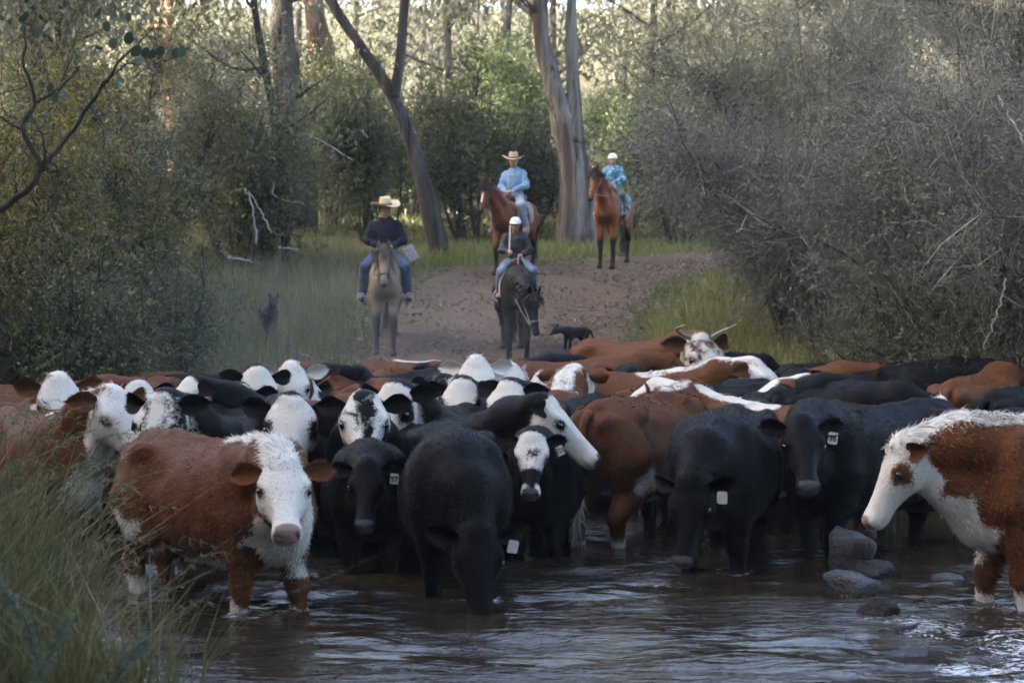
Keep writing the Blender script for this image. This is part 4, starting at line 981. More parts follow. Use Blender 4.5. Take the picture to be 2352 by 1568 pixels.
    if horn:
        for sg in (-1, 1):
            P = spline([H(-.01, sg * .07, -.01), H(-.04, sg * .13, .01), H(-.03, sg * .18, .07), H(.02, sg * .17, .16)], 10)
            Vh, Qh, Th = tube(P, np.linspace(.026, .006, 10), 8); G = Geo(); G.add(Vh * Sm, Th, Qh); link("horn", G.mesh("horn", M_HORN), root)
    # --- tail
    ts = tail_swing
    P = spline([(-.86, 0, 1.17), (-.935, ts * .1, 1.10), (-.965, ts * .35, .85), (-.95, ts * .8, .60), (-.945, ts, .42)], 14)
    Vt, Qt, Tt = tube(P, np.linspace(.034, .016, 14), 7); G = Geo(); tw = face == "hereford" if tailw is None else tailw
    G.add(Vt * Sm, Tt, Qt, w=np.where(Vt[:, 2] < .62, .1 if tw else -.2, -.2), nose=-.1)
    n = 120; b = P[rng.integers(8, 14, n)]; tip = b + np.stack([rng.normal(0, .035, n), rng.normal(0, .035, n), -.10 - .16 * rng.random(n)], -1)
    Vb, Tb = blades(b, tip, .014); G.add(Vb * Sm, Tb, None, w=.1 if tw else -.2, nose=-.1)
    link("tail", G.mesh("tail", mat), root)
    if mane:                                              # curly crest hair standing along the neck
        G = Geo(); L = spline([H(.03, 0, .02), mid + npv(0, 0, .165), npv(.42, 0, 1.27), npv(.16 if crest is None else crest, 0, 1.24)], 60)
        for k in range(mane):
            b = L[rng.integers(0, 60)] + npv(rng.normal() * .02, rng.normal() * cw * .55, -.012 + rng.normal() * .008); dv = unit(npv(-.45 + rng.normal() * .4, rng.normal() * .9, .55 + rng.normal() * .25)); ln = .035 + .045 * rng.random(); rr = .009 + .007 * rng.random(); ph = rng.random() * 6.28; tt = np.linspace(0, 1, 7)
            a1 = unit(np.cross(dv, npv(.3, .2, 1))); a2 = np.cross(dv, a1); P = b + dv * (ln * tt)[:, None] + npv(0, 0, -.05) * (tt ** 2)[:, None] + a1 * (rr * np.cos(ph + 8 * tt) * tt)[:, None] + a2 * (rr * np.sin(ph + 8 * tt) * tt)[:, None]
            Vm, Qm, _ = tube(P, np.linspace(.0040, .0016, 7), 3, False); G.add(Vm * Sm, None, Qm, w=.1, nose=-.1, tone=float(np.clip(rng.normal(-.12, .25), -.6, .35)))
        link("mane", G.mesh("mane", mat), root)["kind"] = "stuff"
    # --- long winter coat
    fw, fl_ = (.0055, .032) if fur else (.008, .036)
    fur = fur or (4200 if vox < .026 else 2800)
    if fur:
        def flow(P):
            h = (P - poll) @ M / HS; ih = ((np.hypot(h[:, 1], h[:, 2] + .1) < .26) & (h[:, 0] > -.02))[:, None]
            return np.where(ih, -u * .3 + rng.normal(size=P.shape) * .5 + npv(0, 0, -.4), npv(-.75, 0, -.55) + rng.normal(size=P.shape) * .25)
        def longer(P):
            c = np.exp(-(polyline_dist(P, cl) / .10) ** 2); h = (P - poll) @ M / HS
            f = ((h[:, 0] > -.05) & (h[:, 0] < .13) & (np.hypot(h[:, 1], h[:, 2]) < .16)).astype(float)
            sm = ((h[:, 0] > .30) & (np.hypot(h[:, 1], h[:, 2] + .1) < .2))
            t = np.exp(-(polyline_dist(P, tl) / .14) ** 2)
            ihd = (h[:, 0] > -.02) & (np.hypot(h[:, 1], h[:, 2] + .1) < .26); return np.where(sm, .30, np.where(ihd, .55, 1.0) + .9 * c * (face == "hereford") + .15 * f + .4 * t)
        Vf, Tf, At = fur_tufts(V, Q, fur, {"w": w, "nose": nose}, fl_, flow, .17, fw, rng, longer)
        G = Geo(); G.add(Vf * Sm, Tf, None, **At); fo = link("coat_hair", G.mesh("coat_hair", mat), root); fo["kind"] = "stuff"
    COWS.append((root, x, y, hd, dd, err)); return root

# ------------------------------------------------------------------ the herd (pixel = where the named point shows in the photo; distance follows from the animal's height)
NEAR, MIDV, FARV = .0165, .023, .030
# front rank
cow("chestnut cow with white face and chest wading front left beside the tall grass", "red", "hereford", (352, 990), 44, "rump", ne=3, na=-30, hp=30, ha=-34, S=1.17, vox=NEAR, fur=30000, hind_step=.07, crest=.25, cw=.10, uw=.165, hs=1.04, hw=1.27)
cow("black cow with low head and tag facing out, beside the front left chestnut cow", "black", "none", (842, 1068), 6, "poll", ne=2, na=-4, hp=46, S=1.02, vox=NEAR, fur=22000, tagtxt="57", tagside=1, d=13.8, thick=1.1)
cow("black cow drinking with its muzzle in the water, front centre", "black", "none", (1043, 984), 4, "back", ne=-45, na=14, hp=62, S=1.16, vox=NEAR, fur=24000, tagtxt="", tagside=1, hind_step=.05, thick=1.08, ha=4, hs=1.1)
cow("black cow with white-masked dark face and tag 515, next to the drinking cow", "black", "mask", (1222, 1003), -8, "poll", ne=19, na=4, hp=48, S=1.0, vox=NEAR, fur=16000, tagtxt="515", tagside=1)
cow("black cow with white face in profile looking right above the tag 515 cow", "black", "bald", (1262, 922), 25, "poll", ne=25, na=30, hp=42, ha=58, S=1.13, vox=NEAR, fur=18000, hs=1.08)
cow("rust-brown cow seen from behind with a white tail tuft, front centre right", "red", "hereford", (1378, 922), 150, "rump", ne=5, hp=40, S=1.23, vox=NEAR, fur=26000, tail_swing=.06, crest=.35)
cow("black cow with head lowered and one tag, right of the rust-brown rump", "black", "none", (1668, 942), -14, "back", ne=-26, na=-8, hp=68, S=1.20, vox=NEAR, fur=20000, tagtxt="", tagside=1, hind_step=-.06, thick=1.08)
cow("black cow staring out with a white tag numbered 36", "black", "none", (1845, 970), -52, "poll", ne=4, na=32, hp=42, ha=50, S=1.22, vox=NEAR, fur=20000, tagtxt="36", tagside=1, hind_step=.05)
cow("chestnut cow with curly white mane in profile at the right frame edge", "red", "hereford", (2064, 1022), -84, "poll", ne=-2, na=0, hp=60, S=1.27, vox=NEAR, fur=34000, hind_step=-.05, crest=.2, eyepatch=True, cw=.11, uw=.14, mane=1100, hs=.90, tw_=.045, hw=1.2)
cow("white-faced black cow with curly forehead looking over the front left chestnut cow", "black", "bald", (668, 924), 34, "poll", ne=22, na=-18, hp=44, ha=-30, S=1.14, vox=NEAR, fur=18000, eyepatch=True, hs=1.28, hw=1.38)
cow("dark chestnut cow with white neck stripe half hidden by grass at far left", "red", "hereford", (150, 925), 62, "withers", ne=-18, na=0, hp=62, S=1.18, vox=.018, fur=16000, cw=.09)
cow("white-faced cow with head bowed rightwards behind the tagged black cow", "black", "bald", (852, 985), 62, "poll", ne=2, na=10, hp=55, S=1.15, vox=.018, fur=9000, d=16.0)
# second and third ranks, left to right
cow("white-polled cow with speckled curly head, leftmost white head", "red", "hereford", (135, 876), 20, "poll", ne=32, hp=50, S=1.15, vox=MIDV, fur=7000)
cow("white-faced cow leaning its head right behind the dark chestnut cow", "red", "hereford", (262, 904), 38, "poll", ne=29, na=8, hp=42, S=1.15, vox=MIDV, fur=7000)
cow("white-headed cow with bowed head behind the front left chestnut rump", "black", "freckle", (366, 916), -22, "poll", ne=29, hp=50, S=1.15, vox=MIDV, fur=6000)
cow("black cow with only ears and neck showing above the front left chestnut rump", "black", "none", (428, 950), -25, "poll", ne=6, hp=44, S=1.10, vox=MIDV, d=16.3)
cow("red cow rump wedged between the two leftmost white heads", "red", "none", (206, 913), 168, "rump", S=1.15, vox=MIDV)
cow("red cow back at the extreme left edge behind the grass", "red", "none", (38, 882), 80, "back", S=1.15, vox=FARV)
cow("black cow back behind the leftmost white heads", "black", "none", (300, 893), 78, "back", S=1.15, vox=FARV)
cow("black cow with hip raised behind the left white heads, nearest the bushes", "black", "none", (395, 862), 100, "rump", S=1.18, vox=FARV)
cow("white-faced black cow looking left in the left middle of the herd", "black", "bald", (436, 879), -62, "poll", ne=29, hp=36, S=1.15, vox=MIDV, fur=5000, eyepatch=True)
cow("red cow back standing highest at the left rear of the herd", "red", "none", (492, 856), 94, "back", S=1.18, vox=FARV)
cow("black cow with white cap and bowed head beside the left rear red back", "black", "poll", (592, 856), 18, "poll", ne=29, hp=54, S=1.13, vox=MIDV, fur=4000)
cow("red cow with curly cream face and upright ear at left rear", "red", "hereford", (668, 846), 4, "poll", ne=29, hp=48, S=1.13, vox=MIDV, fur=6000, earlift=.2, white_ear=True)
cow("tan-red cow back sloping up in front of the white-capped black cow", "red", "none", (575, 926), 76, "back", S=1.12, vox=MIDV)
cow("long red cow with white head turned away at the rear, left of the track", "red", "hereford", (800, 834), 96, "back", ne=-4, hp=40, S=1.18, vox=FARV, crest=.55)
cow("dusty red cow rump in front of the long red cow at the rear", "red", "none", (765, 864), 168, "rump", S=1.14, vox=FARV)
cow("small red cow rump behind the curly-foreheaded black cow", "red", "none", (805, 890), 172, "rump", S=1.10, vox=FARV)
cow("dark grey-black cow back between the red rumps and the track", "black", "none", (862, 860), 125, "back", S=1.13, vox=FARV)
cow("black cow with a thin white blaze behind the curly-foreheaded cow", "black", "blaze", (702, 880), 34, "poll", ne=10, hp=44, S=1.13, vox=MIDV)
cow("white-cheeked cow peering past the curly-foreheaded cow's ear", "red", "hereford", (778, 954), 25, "poll", ne=4, hp=42, S=1.10, vox=MIDV, d=17.0)
cow("black cow with a brindled white-edged face behind the tagged black cow", "black", "brockle", (836, 916), 4, "poll", ne=29, hp=40, S=1.13, vox=MIDV, fur=5000)
cow("white-faced cow with bowed head left of the raised nose", "black", "bald", (902, 892), -24, "poll", ne=29, hp=48, S=1.14, vox=MIDV, fur=4000, eyepatch=True)
cow("black cow lifting its nose straight at the camera in the middle of the herd", "black", "mask", (978, 912), -8, "poll", ne=10, na=-6, hp=10, S=1.12, vox=.018, fur=5000)
cow("black cow with both ears up at the rear before the pale horse", "black", "none", (1022, 850), 178, "poll", ne=14, hp=40, S=1.14, vox=FARV, earlift=.55)
cow("black cow hump at the rear, left of the upright ears", "black", "none", (958, 836), 105, "rump", S=1.15, vox=FARV)
cow("cow with big cream woolly face and pale ears looking out, middle of the herd", "red", "hereford", (1094, 832), 2, "poll", ne=31, hp=44, S=1.16, vox=MIDV, fur=8000, white_ear=True)
cow("white-headed cow below the cream woolly face", "black", "bald", (1060, 882), -6, "poll", ne=27, hp=50, S=1.12, vox=MIDV, fur=5000, eyepatch=True)
cow("red cow with white crest and cream head turned down beside the dark horse's legs", "red", "hereford", (1178, 848), 55, "poll", ne=25, hp=44, S=1.14, vox=MIDV, fur=5000, white_ear=True)
cow("white-faced black cow half hidden behind the profile cow's neck", "black", "bald", (1166, 886), -28, "poll", ne=27, hp=46, S=1.12, vox=MIDV, fur=4000, eyepatch=True)
cow("big ginger-red cow back right under the dark horse", "red", "none", (1262, 828), 98, "back", S=1.22, vox=FARV)
cow("red cow with fluffy white head tuft seen from behind, centre right", "red", "hereford", (1322, 852), 166, "poll", ne=26, hp=50, S=1.15, vox=MIDV, fur=9000, crest=.45, cw=.09, mane=350)
cow("black cow with two wide ears level, in front of the long Hereford-red back", "black", "none", (1447, 856), -4, "poll", ne=12, hp=36, S=1.13, vox=MIDV, earlift=.38)
cow("long red cow with white mane and white face looking right at the rear right", "red", "hereford", (1735, 834), 82, "poll", ne=19, na=-14, hp=32, S=1.22, vox=MIDV, fur=9000, crest=.1, cw=.10, mane=350)
cow("red cow with thick white crest facing away left, above the black lowered head", "red", "hereford", (1502, 882), -118, "poll", ne=23, hp=29, S=1.15, vox=MIDV, fur=9000, crest=.1, cw=.11)
cow("red cow rump between the wide-eared black cow and the rust-brown rump", "red", "none", (1425, 903), 160, "rump", S=1.13, vox=MIDV)
cow("black cow back right of the white-crested cow", "black", "none", (1655, 880), 84, "back", S=1.20, vox=MIDV)
cow("tan-backed red cow between two black backs at right centre", "red", "none", (1730, 882), 88, "back", S=1.18, vox=FARV, d=21.3)
cow("black cow rump left of the staring tag 36 cow", "black", "none", (1790, 893), 165, "rump", S=1.20, vox=MIDV)
cow("horned cow with white freckled face, farthest right on the grassy bank", "red", "freckle", (1612, 776), 42, "poll", ne=16, na=-10, hp=45, S=1.15, vox=MIDV, fur=5000, horn=True, hs=1.5)
cow("dark cow back line showing behind the long red cow", "black", "none", (1500, 829), 92, "back", S=1.15, vox=FARV)
cow("black cow ears with a tag right of the long red cow's face", "black", "none", (1815, 862), -12, "poll", ne=10, hp=50, S=1.12, vox=FARV, earlift=.3, tagtxt="", tagside=1)
cow("small red cow with white neck stripe between the black backs at right", "red", "hereford", (1858, 872), 125, "poll", ne=25, hp=39, S=1.10, vox=MIDV, fur=3000)
cow("large black cow back at right rear below the tangled shrub", "black", "none", (1975, 838), 78, "back", S=1.22, vox=FARV)
cow("black cow with white blaze and tagged ear bowing right, right side", "black", "blaze", (2160, 922), 58, "poll", ne=-2, hp=40, S=1.22, vox=MIDV, tagtxt="", tagside=1)
cow("red cow rump at right between two black cattle", "red", "none", (2190, 874), 150, "rump", S=1.22, vox=MIDV)
cow("black cow rump cut by the right frame edge", "black", "none", (2296, 898), 128, "rump", S=1.22, vox=MIDV)

# animals that close the gaps in the second rank
cow("black cow back wedged between the tagged black cow and the drinking cow", "black", "none", (948, 968), 24, "back", ne=-8, hp=50, S=1.08, vox=MIDV)
cow("black cow back directly behind the drinking cow's right shoulder", "black", "none", (1118, 966), 150, "back", ne=10, hp=40, S=1.08, vox=MIDV, d=17.6)
cow("black cow flank in the gap between the rust-brown rump and the lowered head", "black", "none", (1545, 962), 172, "back", ne=5, hp=40, S=1.08, vox=MIDV, d=17.6)
cow("black cow standing in shadow between the lowered head and the tag 36 cow", "black", "none", (1752, 948), 176, "back", ne=5, hp=40, S=1.10, vox=MIDV, d=17.6)
cow("black cow body behind the right chestnut cow's face", "black", "none", (2085, 962), 96, "back", ne=0, hp=40, S=1.12, vox=MIDV, d=16.2)
cow("dark brown cow between the curly-foreheaded cow and the tagged black cow", "red", "none", (742, 990), -8, "back", ne=-6, hp=45, S=1.04, vox=MIDV, d=17.2)
cow("black cow in shadow behind the front left chestnut cow's belly", "black", "none", (500, 985), 84, "back", ne=-20, hp=55, S=1.02, vox=MIDV, d=16.0)
cow("white-faced black cow peering between the tan-red back and the curly-foreheaded cow", "black", "bald", (548, 894), 12, "poll", ne=28, hp=42, S=1.10, vox=MIDV, eyepatch=True)
cow("small brindle-faced black cow between the raised nose and the white head beside it", "black", "brockle", (1016, 874), -16, "poll", ne=28, hp=40, S=1.10, vox=MIDV)
cow("cream-faced red cow looking out just left of the fluffy white head tuft", "red", "hereford", (1246, 868), -12, "poll", ne=20, hp=42, S=1.10, vox=MIDV, fur=5000)
cow("black cow with white cap facing out among the left rear white heads", "black", "poll", (318, 887), 14, "poll", ne=28, hp=44, S=1.08, vox=MIDV)

# ------------------------------------------------------------------ horses
def horse_mat(name, a, b, dark=(0.010, 0.008, 0.007), white=(0.62, 0.60, 0.57)):
    m, nt = new_mat(name); t = NT(nt); co = t.coord(); n1 = t.noise(co, 3.5, 3); n2 = t.noise(co, 60, 3, .6)
    c = t.mix(n1, a, b); c = t.mix(t.math('MULTIPLY', n2, .25), c, tuple(x * .6 for x in a))
    mr = t.n("ShaderNodeMapRange"); mr.inputs[1].default_value = -.05; mr.inputs[2].default_value = .07; t.l(t.math('ADD', t.attr("dk"), t.math('MULTIPLY', t.math('SUBTRACT', n2, .5), .05)), mr.inputs[0]); c = t.mix(mr.outputs[0], c, dark)
    mr = t.n("ShaderNodeMapRange"); mr.inputs[1].default_value = -.006; mr.inputs[2].default_value = .006; t.l(t.attr("w"), mr.inputs[0]); c = t.mix(mr.outputs[0], c, white)
    t.out(t.principled(c, .5, .10, t.bump(n2, .2, .006))); return m
M_DUN = horse_mat("dun_coat", (0.16, 0.115, 0.075), (0.30, 0.235, 0.165), (0.030, 0.026, 0.024))
M_BAY = horse_mat("bay_coat", (0.095, 0.030, 0.012), (0.19, 0.066, 0.027))
M_BAY2 = horse_mat("bright_bay_coat", (0.115, 0.034, 0.012), (0.235, 0.078, 0.029))
M_BROWN = horse_mat("dark_brown_coat", (0.006, 0.005, 0.0045), (0.016, 0.013, 0.011))
M_LEATHER = simple_mat("saddle_leather", (0.035, 0.020, 0.013), .45, .4, 15, .4, .1)
M_BLACKLEATHER = simple_mat("black_leather", (0.014, 0.012, 0.012), .45, .4, 15, .4, .1)
M_ROPE = simple_mat("rope", (0.22, 0.20, 0.165), .9, .1, 60, .3, .2)
M_FELT = simple_mat("saddle_felt", (0.30, 0.27, 0.22), .95, .1, 25, .25, .2)
M_STEEL = simple_mat("stirrup_steel", (0.42, 0.42, 0.42), .3, .5, 20, .2, 0)
M_MANE_D = simple_mat("black_mane", (0.012, 0.010, 0.009), .6, .3, 30, .4, 0)
M_MANE_G = simple_mat("grey_brown_mane", (0.10, 0.085, 0.07), .7, .3, 30, .5, 0)
H_TORSO = np.array([(-.84, .05, 1.33, 1.17), (-.79, .14, 1.43, 1.04), (-.66, .225, 1.515, .94), (-.45, .25, 1.52, .88), (-.15, .265, 1.46, .835), (.15, .265, 1.445, .83), (.36, .235, 1.50, .85), (.50, .20, 1.535, .90), (.62, .175, 1.44, .96), (.72, .11, 1.28, 1.02)])
H_HEAD = np.array([(-.05, .045, -.05, -.12), (-.01, .072, .0, -.17), (.07, .086, .012, -.225), (.15, .088, .006, -.245), (.25, .070, -.008, -.205), (.36, .056, -.026, -.165), (.46, .052, -.042, -.150), (.54, .054, -.052, -.15), (.585, .044, -.066, -.14), (.61, .02, -.09, -.12)])
def hull(x, ang, off, st=H_TORSO):
    w, tp, bt = (np.interp(x, st[:, 0], st[:, c]) for c in (1, 2, 3)); zc, h = (tp + bt) / 2, (tp - bt) / 2; s, c = np.sin(ang), np.cos(ang); p = 2 / 2.3
    return np.stack([x, np.sign(s) * np.abs(s) ** p * (w + off), zc + np.sign(c) * np.abs(c) ** p * (h + off)], -1)
def drape(x0, x1, a0, a1, off, mat, name, root, th=.012, nx=12, na=22, S=1.0):
    x = np.linspace(x0, x1, nx)[:, None] + np.zeros((1, na)); a = np.radians(np.linspace(a0, a1, na))[None] + np.zeros((nx, 1)); V0 = hull(x, a, off).reshape(-1, 3); V1 = hull(x, a, off + th).reshape(-1, 3)
    i = np.arange(nx - 1)[:, None] * na; j = np.arange(na - 1)[None]; Q = np.stack([i + j, i + j + 1, i + na + j + 1, i + na + j], -1).reshape(-1, 4); n = nx * na
    e = [[k, k + 1, k + 1 + n, k + n] for k in range(na - 1)] + [[(nx - 1) * na + k + 1, (nx - 1) * na + k, (nx - 1) * na + k + n, (nx - 1) * na + k + 1 + n] for k in range(na - 1)] + [[(k + 1) * na, k * na, k * na + n, (k + 1) * na + n] for k in range(nx - 1)] + [[k * na + na - 1, (k + 1) * na + na - 1, (k + 1) * na + na - 1 + n, k * na + na - 1 + n] for k in range(nx - 1)]
    return link(name, mesh_np(name, np.concatenate([V0, V1]) * S, np.concatenate([Q[:, ::-1], Q + n, np.array(e)]), mat), root)
def add_tube(name, pts, r, mat, root, n=14, sides=6, S=1.0):
    V, Q, T = tube(spline(pts, n), r, sides); G = Geo(); G.add(V * S, T, Q); return link(name, G.mesh(name, mat), root)
def horse(label, at, heading, mat, mane, ne=48, na=0, hp=58, ha=None, S=1.0, d=None, dark_legs=.62, blaze=0., star=0., rein_mat=None, blanket=M_FELT, vox=.019, step=0., seed=0, rein_to=None, KR=1.04):
    rng = np.random.default_rng(300 + seed); hd = R(heading - 90); na_, ne_, hp_ = R(na), R(ne), R(hp); ha_ = R(na * 1.25 if ha is None else ha)
    base = npv(.50, 0, 1.32); poll = base + .74 * npv(math.cos(ne_) * math.cos(na_), math.cos(ne_) * math.sin(na_), math.sin(ne_)) + npv(.02, 0, .06)
    u = npv(math.cos(hp_) * math.cos(ha_), math.cos(hp_) * math.sin(ha_), -math.sin(hp_)); lf = npv(-math.sin(ha_), math.cos(ha_), 0); v = npv(math.sin(hp_) * math.cos(ha_), math.sin(hp_) * math.sin(ha_), math.cos(hp_))
    M = np.stack([u, lf, v], 1); H = lambda s, y, z: poll + u * s + lf * y + v * z
    x, y, gz, err, dd = solve_place(at[0], at[1], npv(.5, 0, 0), S, hd, d)
    if d is None:
        # stand where the front hooves show
        lo, hi = 20., 45.
        for _ in range(40):
            m = (lo + hi) / 2; w = pix(at[0], at[1], m)
            if w[2] > float(ground(w[0], w[1])): lo = m
            else: hi = m
        o = rotz(hd) @ npv(.5 * S, 0, 0); w = pix(at[0], at[1], lo); x, y = w[0] - o[0], w[1] - o[1]
    gz = float(gzn(x + .5 * math.cos(hd), y + .5 * math.sin(hd))[0]) + .03
    gr = float(gzn(x - .65 * math.cos(hd), y - .65 * math.sin(hd))[0]) + .03
    lo = np.minimum(npv(-1.0, -.45, -.05 + min(0, gr - gz)), H(.3, 0, -.1) - .48); hi = np.maximum(npv(.95, .45, 1.62), H(.3, 0, -.1) + .48)
    sc = Sculpt(lo, hi, vox); sc.loft(H_TORSO, k=.04); dz = min(.35, max(-.2, (gr - gz) / S))   # hind feet stand on the slope
    for sg in (-1, 1):
        st = step * sg
        sc.ell((.47, sg * .13, 1.15), (.17, .09, .28), k=.07); sc.ell((-.58, sg * .14, 1.15), (.20, .11, .28), k=.07)
        sc.chain([(.46, sg * .13, 1.05), (.44 + st * .3, sg * .135, .88), (.47 + st, sg * .13, .52), (.46 + st * .9, sg * .13, .20), (.50 + st * .9, sg * .13, .07)], [.12, .088, .056, .037, .046], .035)
        sc.cone((.51 + st * .9, sg * .13, .07), (.53 + st * .9, sg * .13, .025), .045, .06, .015); sc.ell((.47 + st, sg * .13, .51), (.05, .045, .07), k=.03)
        sc.chain([(-.56, sg * .15, 1.15), (-.43 - st * .3, sg * .165, .92), (-.72 - st, sg * .14, .57 + dz * .4), (-.68 - st, sg * .14, .21 + dz), (-.64 - st, sg * .14, .08 + dz)], [.18, .125, .058, .039, .046], .04)
        sc.cone((-.63 - st, sg * .14, .07 + dz), (-.61 - st, sg * .14, .025 + dz), .045, .06, .015)
    pb = poll - u * .03 - v * .09; jaw = H(.09, 0, -.19); mid = (base + pb) * .5 + npv(.02, 0, .05); th0 = npv(.60, 0, 1.12)
    sc.chain([base - npv(.08, 0, 0), mid, pb], [.19, .13, .085], .06); sc.chain([th0, (th0 + jaw) * .5 - npv(0, 0, .02), jaw], [.15, .10, .06], .07)
    sc.loft(H_HEAD, poll, M, k=.025, p=2.3)
    for sg in (-1, 1):
        sc.ell(H(.15, sg * .072, -.04), (.045, .022, .026), M, k=.02); sc.ell(H(.11, sg * .055, -.16), (.085, .036, .07), M, k=.03); sc.ell(H(.57, sg * .034, -.085), (.03, .022, .028), M, k=.015)
    V, Q = sc.mesh(1); q = (V - poll) @ M
    dk = np.where((np.abs(V[:, 1]) < .3) & (V[:, 0] < .75), dark_legs - V[:, 2] + np.where(V[:, 0] < 0, .12, 0), -1.) if dark_legs else np.full(len(V), -1.)
    dk = np.maximum(dk, np.where(np.hypot(q[:, 1], q[:, 2] + .1) < .2, q[:, 0] - .50, -1)); dk = np.maximum(dk, np.where(V[:, 2] < .075, .1, -1.))
    w = np.full(len(V), -.1)
    if blaze: w = np.maximum(w, np.minimum(np.minimum(blaze - np.abs(q[:, 1]), q[:, 0] - .10), np.minimum(.40 - q[:, 0], q[:, 2] + .08)))
    if star: w = np.maximum(w, star - np.hypot(q[:, 1], q[:, 0] - .16) - 9 * (q[:, 2] < -.06))
    root = empty("horse", label, "horse", (x, y, gz), hd, "saddled horses on the track")
    link("body", slim(mesh_np("body", V * S, Q, mat, True, {"w": w, "dk": dk}), .4), root)
    for sg in (-1, 1):
        Vb, Qb = uv_ball(H(.155, sg * .080, -.052), .020); link("eye", mesh_np("eye", Vb * S, Qb, M_EYE), root)
        Ve, Qe, _ = ear_geo(H(-.005, sg * .045, -.01), v * .85 - u * .45 + lf * sg * .28, u * .6 + v * .5 + lf * sg * .5, .15, .075); link("ear", mesh_np("ear", Ve * S, Qe, mat, True, {"w": np.full(len(Ve), -.1), "dk": np.linspace(-.1, .1, len(Ve))}), root)
    # mane, forelock, tail
    cl = spline([H(.02, 0, .01), pb + v * .05 - u * .02 + npv(0, 0, .04), mid + npv(-.01, 0, .12), base + npv(-.05, 0, .19)], 40)
    n = 500; b = cl[rng.integers(0, 40, n)] + rng.normal(size=(n, 3)) * .012; sdx = np.where(rng.random(n) < .8, -1, 1)[:, None] * lf; L = .12 + .16 * rng.random(n)
    Vm, Tm = blades(b, b + sdx * (L * .55)[:, None] + npv(0, 0, -1) * (L * .8)[:, None] + rng.normal(size=(n, 3)) * .02, .018, sdx * (L * .28)[:, None]); G = Geo(); G.add(Vm * S, Tm, None)
    n = 160; b = H(.0, 0, .015) + rng.normal(size=(n, 3)) * .018; Vm, Tm = blades(b, b + u * (.10 + .14 * rng.random(n))[:, None] + lf * rng.normal(size=(n, 1)) * .035 + v * .01, .010, v * .03); G.add(Vm * S, Tm, None); link("mane", G.mesh("mane", mane), root)
    P = spline([(-.82, 0, 1.36), (-.92, 0, 1.30), (-.97, 0, 1.0), (-.95, 0, .7)], 14); V_, Q_, T_ = tube(P, np.linspace(.04, .02, 14), 6); G = Geo(); G.add(V_ * S, T_, Q_)
    n = 700; i = rng.integers(1, 14, n); b = P[i] + rng.normal(size=(n, 3)) * .02; tip = b + np.stack([rng.normal(-.02, .03, n), rng.normal(0, .045, n), -(.25 + .30 * rng.random(n))], -1); Vb, Tb = blades(b, tip, .014); G.add(Vb * S, Tb, None); link("tail", G.mesh("tail", mane), root)
    # tack
    if blanket: drape(-.42, .30, -112, 112, .006, blanket, "saddle_blanket", root, S=S)
    sd = Sculpt((-.5, -.42, .95), (.42, .42, 1.72), .018)
    sd.loft([(-.34, .10, 1.64, 1.50), (-.30, .17, 1.68, 1.46), (-.20, .19, 1.585, 1.44), (0, .16, 1.535, 1.42), (.16, .14, 1.565, 1.44), (.24, .10, 1.64, 1.48), (.27, .05, 1.63, 1.5)], k=.03)
    V_, Q_ = sd.mesh(1); link("saddle", mesh_np("saddle", V_ * S, Q_, M_LEATHER), root)
    for sg in (-1, 1):
        o = drape(-.18, .20, sg * 25, sg * 118, .022, M_LEATHER, "saddle_flap", root, S=S)
        add_tube("stirrup_leather", [hull(np.float64(.08), np.float64(R(sg * 60)), .05), npv(.10, sg * .34 * KR, 1.62 - .45 * KR), npv(-.06 + .22 * KR, sg * .355 * KR, 1.60 - .62 * KR)], .012, M_LEATHER, root, S=S)
        c = npv(-.06 + .24 * KR, sg * .36 * KR, 1.60 - .665 * KR); a = np.linspace(0, 2 * math.pi, 15); ring = np.stack([c[0] + 0 * a, c[1] + .062 * np.sin(a), c[2] + .07 * np.cos(a) - .02 * (np.cos(a) < -.6)], -1)
        V_, Q_, T_ = tube(ring, .009, 6); G = Geo(); G.add(V_ * S, T_, Q_); link("stirrup", G.mesh("stirrup", M_STEEL), root)
    rm = rein_mat or M_LEATHER; G = Geo()
    def hp_ring(s, off, a0, a1, n=20):
        wd, tp, bt = (np.interp(s, H_HEAD[:, 0], H_HEAD[:, c]) for c in (1, 2, 3)); a = np.radians(np.linspace(a0, a1, n)); return np.array([H(s, math.sin(k) * (wd + off), (tp + bt) / 2 + math.cos(k) * ((tp - bt) / 2 + off)) for k in a])
    for ring in (hp_ring(.40, .008, 0, 360), hp_ring(.06, .012, -95, 95), hp_ring(.0, .014, -100, 100)):
        V_, Q_, T_ = tube(ring, .009, 5); G.add(V_ * S, T_, Q_)
    for sg in (-1, 1):
        V_, Q_, T_ = tube(spline([H(.0, sg * .086, -.10), H(.14, sg * .100, -.14), H(.30, sg * .076, -.13), H(.44, sg * .066, -.115)], 14), .008, 5); G.add(V_ * S, T_, Q_)
    link("bridle", G.mesh("bridle", rm), root)
    hand = npv(.36, 0, 1.68) if rein_to is None else np.asarray(rein_to, float)
    for sg in (-1, 1):
        a = H(.45, sg * .07, -.12); m = (a + hand) * .5 + npv(0, sg * .10, -.10); add_tube("rein", [a, m + npv(.08, sg * .03, -.05), m + npv(-.1, 0, .03), hand + npv(0, sg * .03, 0)], .007, rm, root, 20, 5, S)
    return root, dict(H=H, S=S, x=x, y=y, gz=gz, hd=hd)

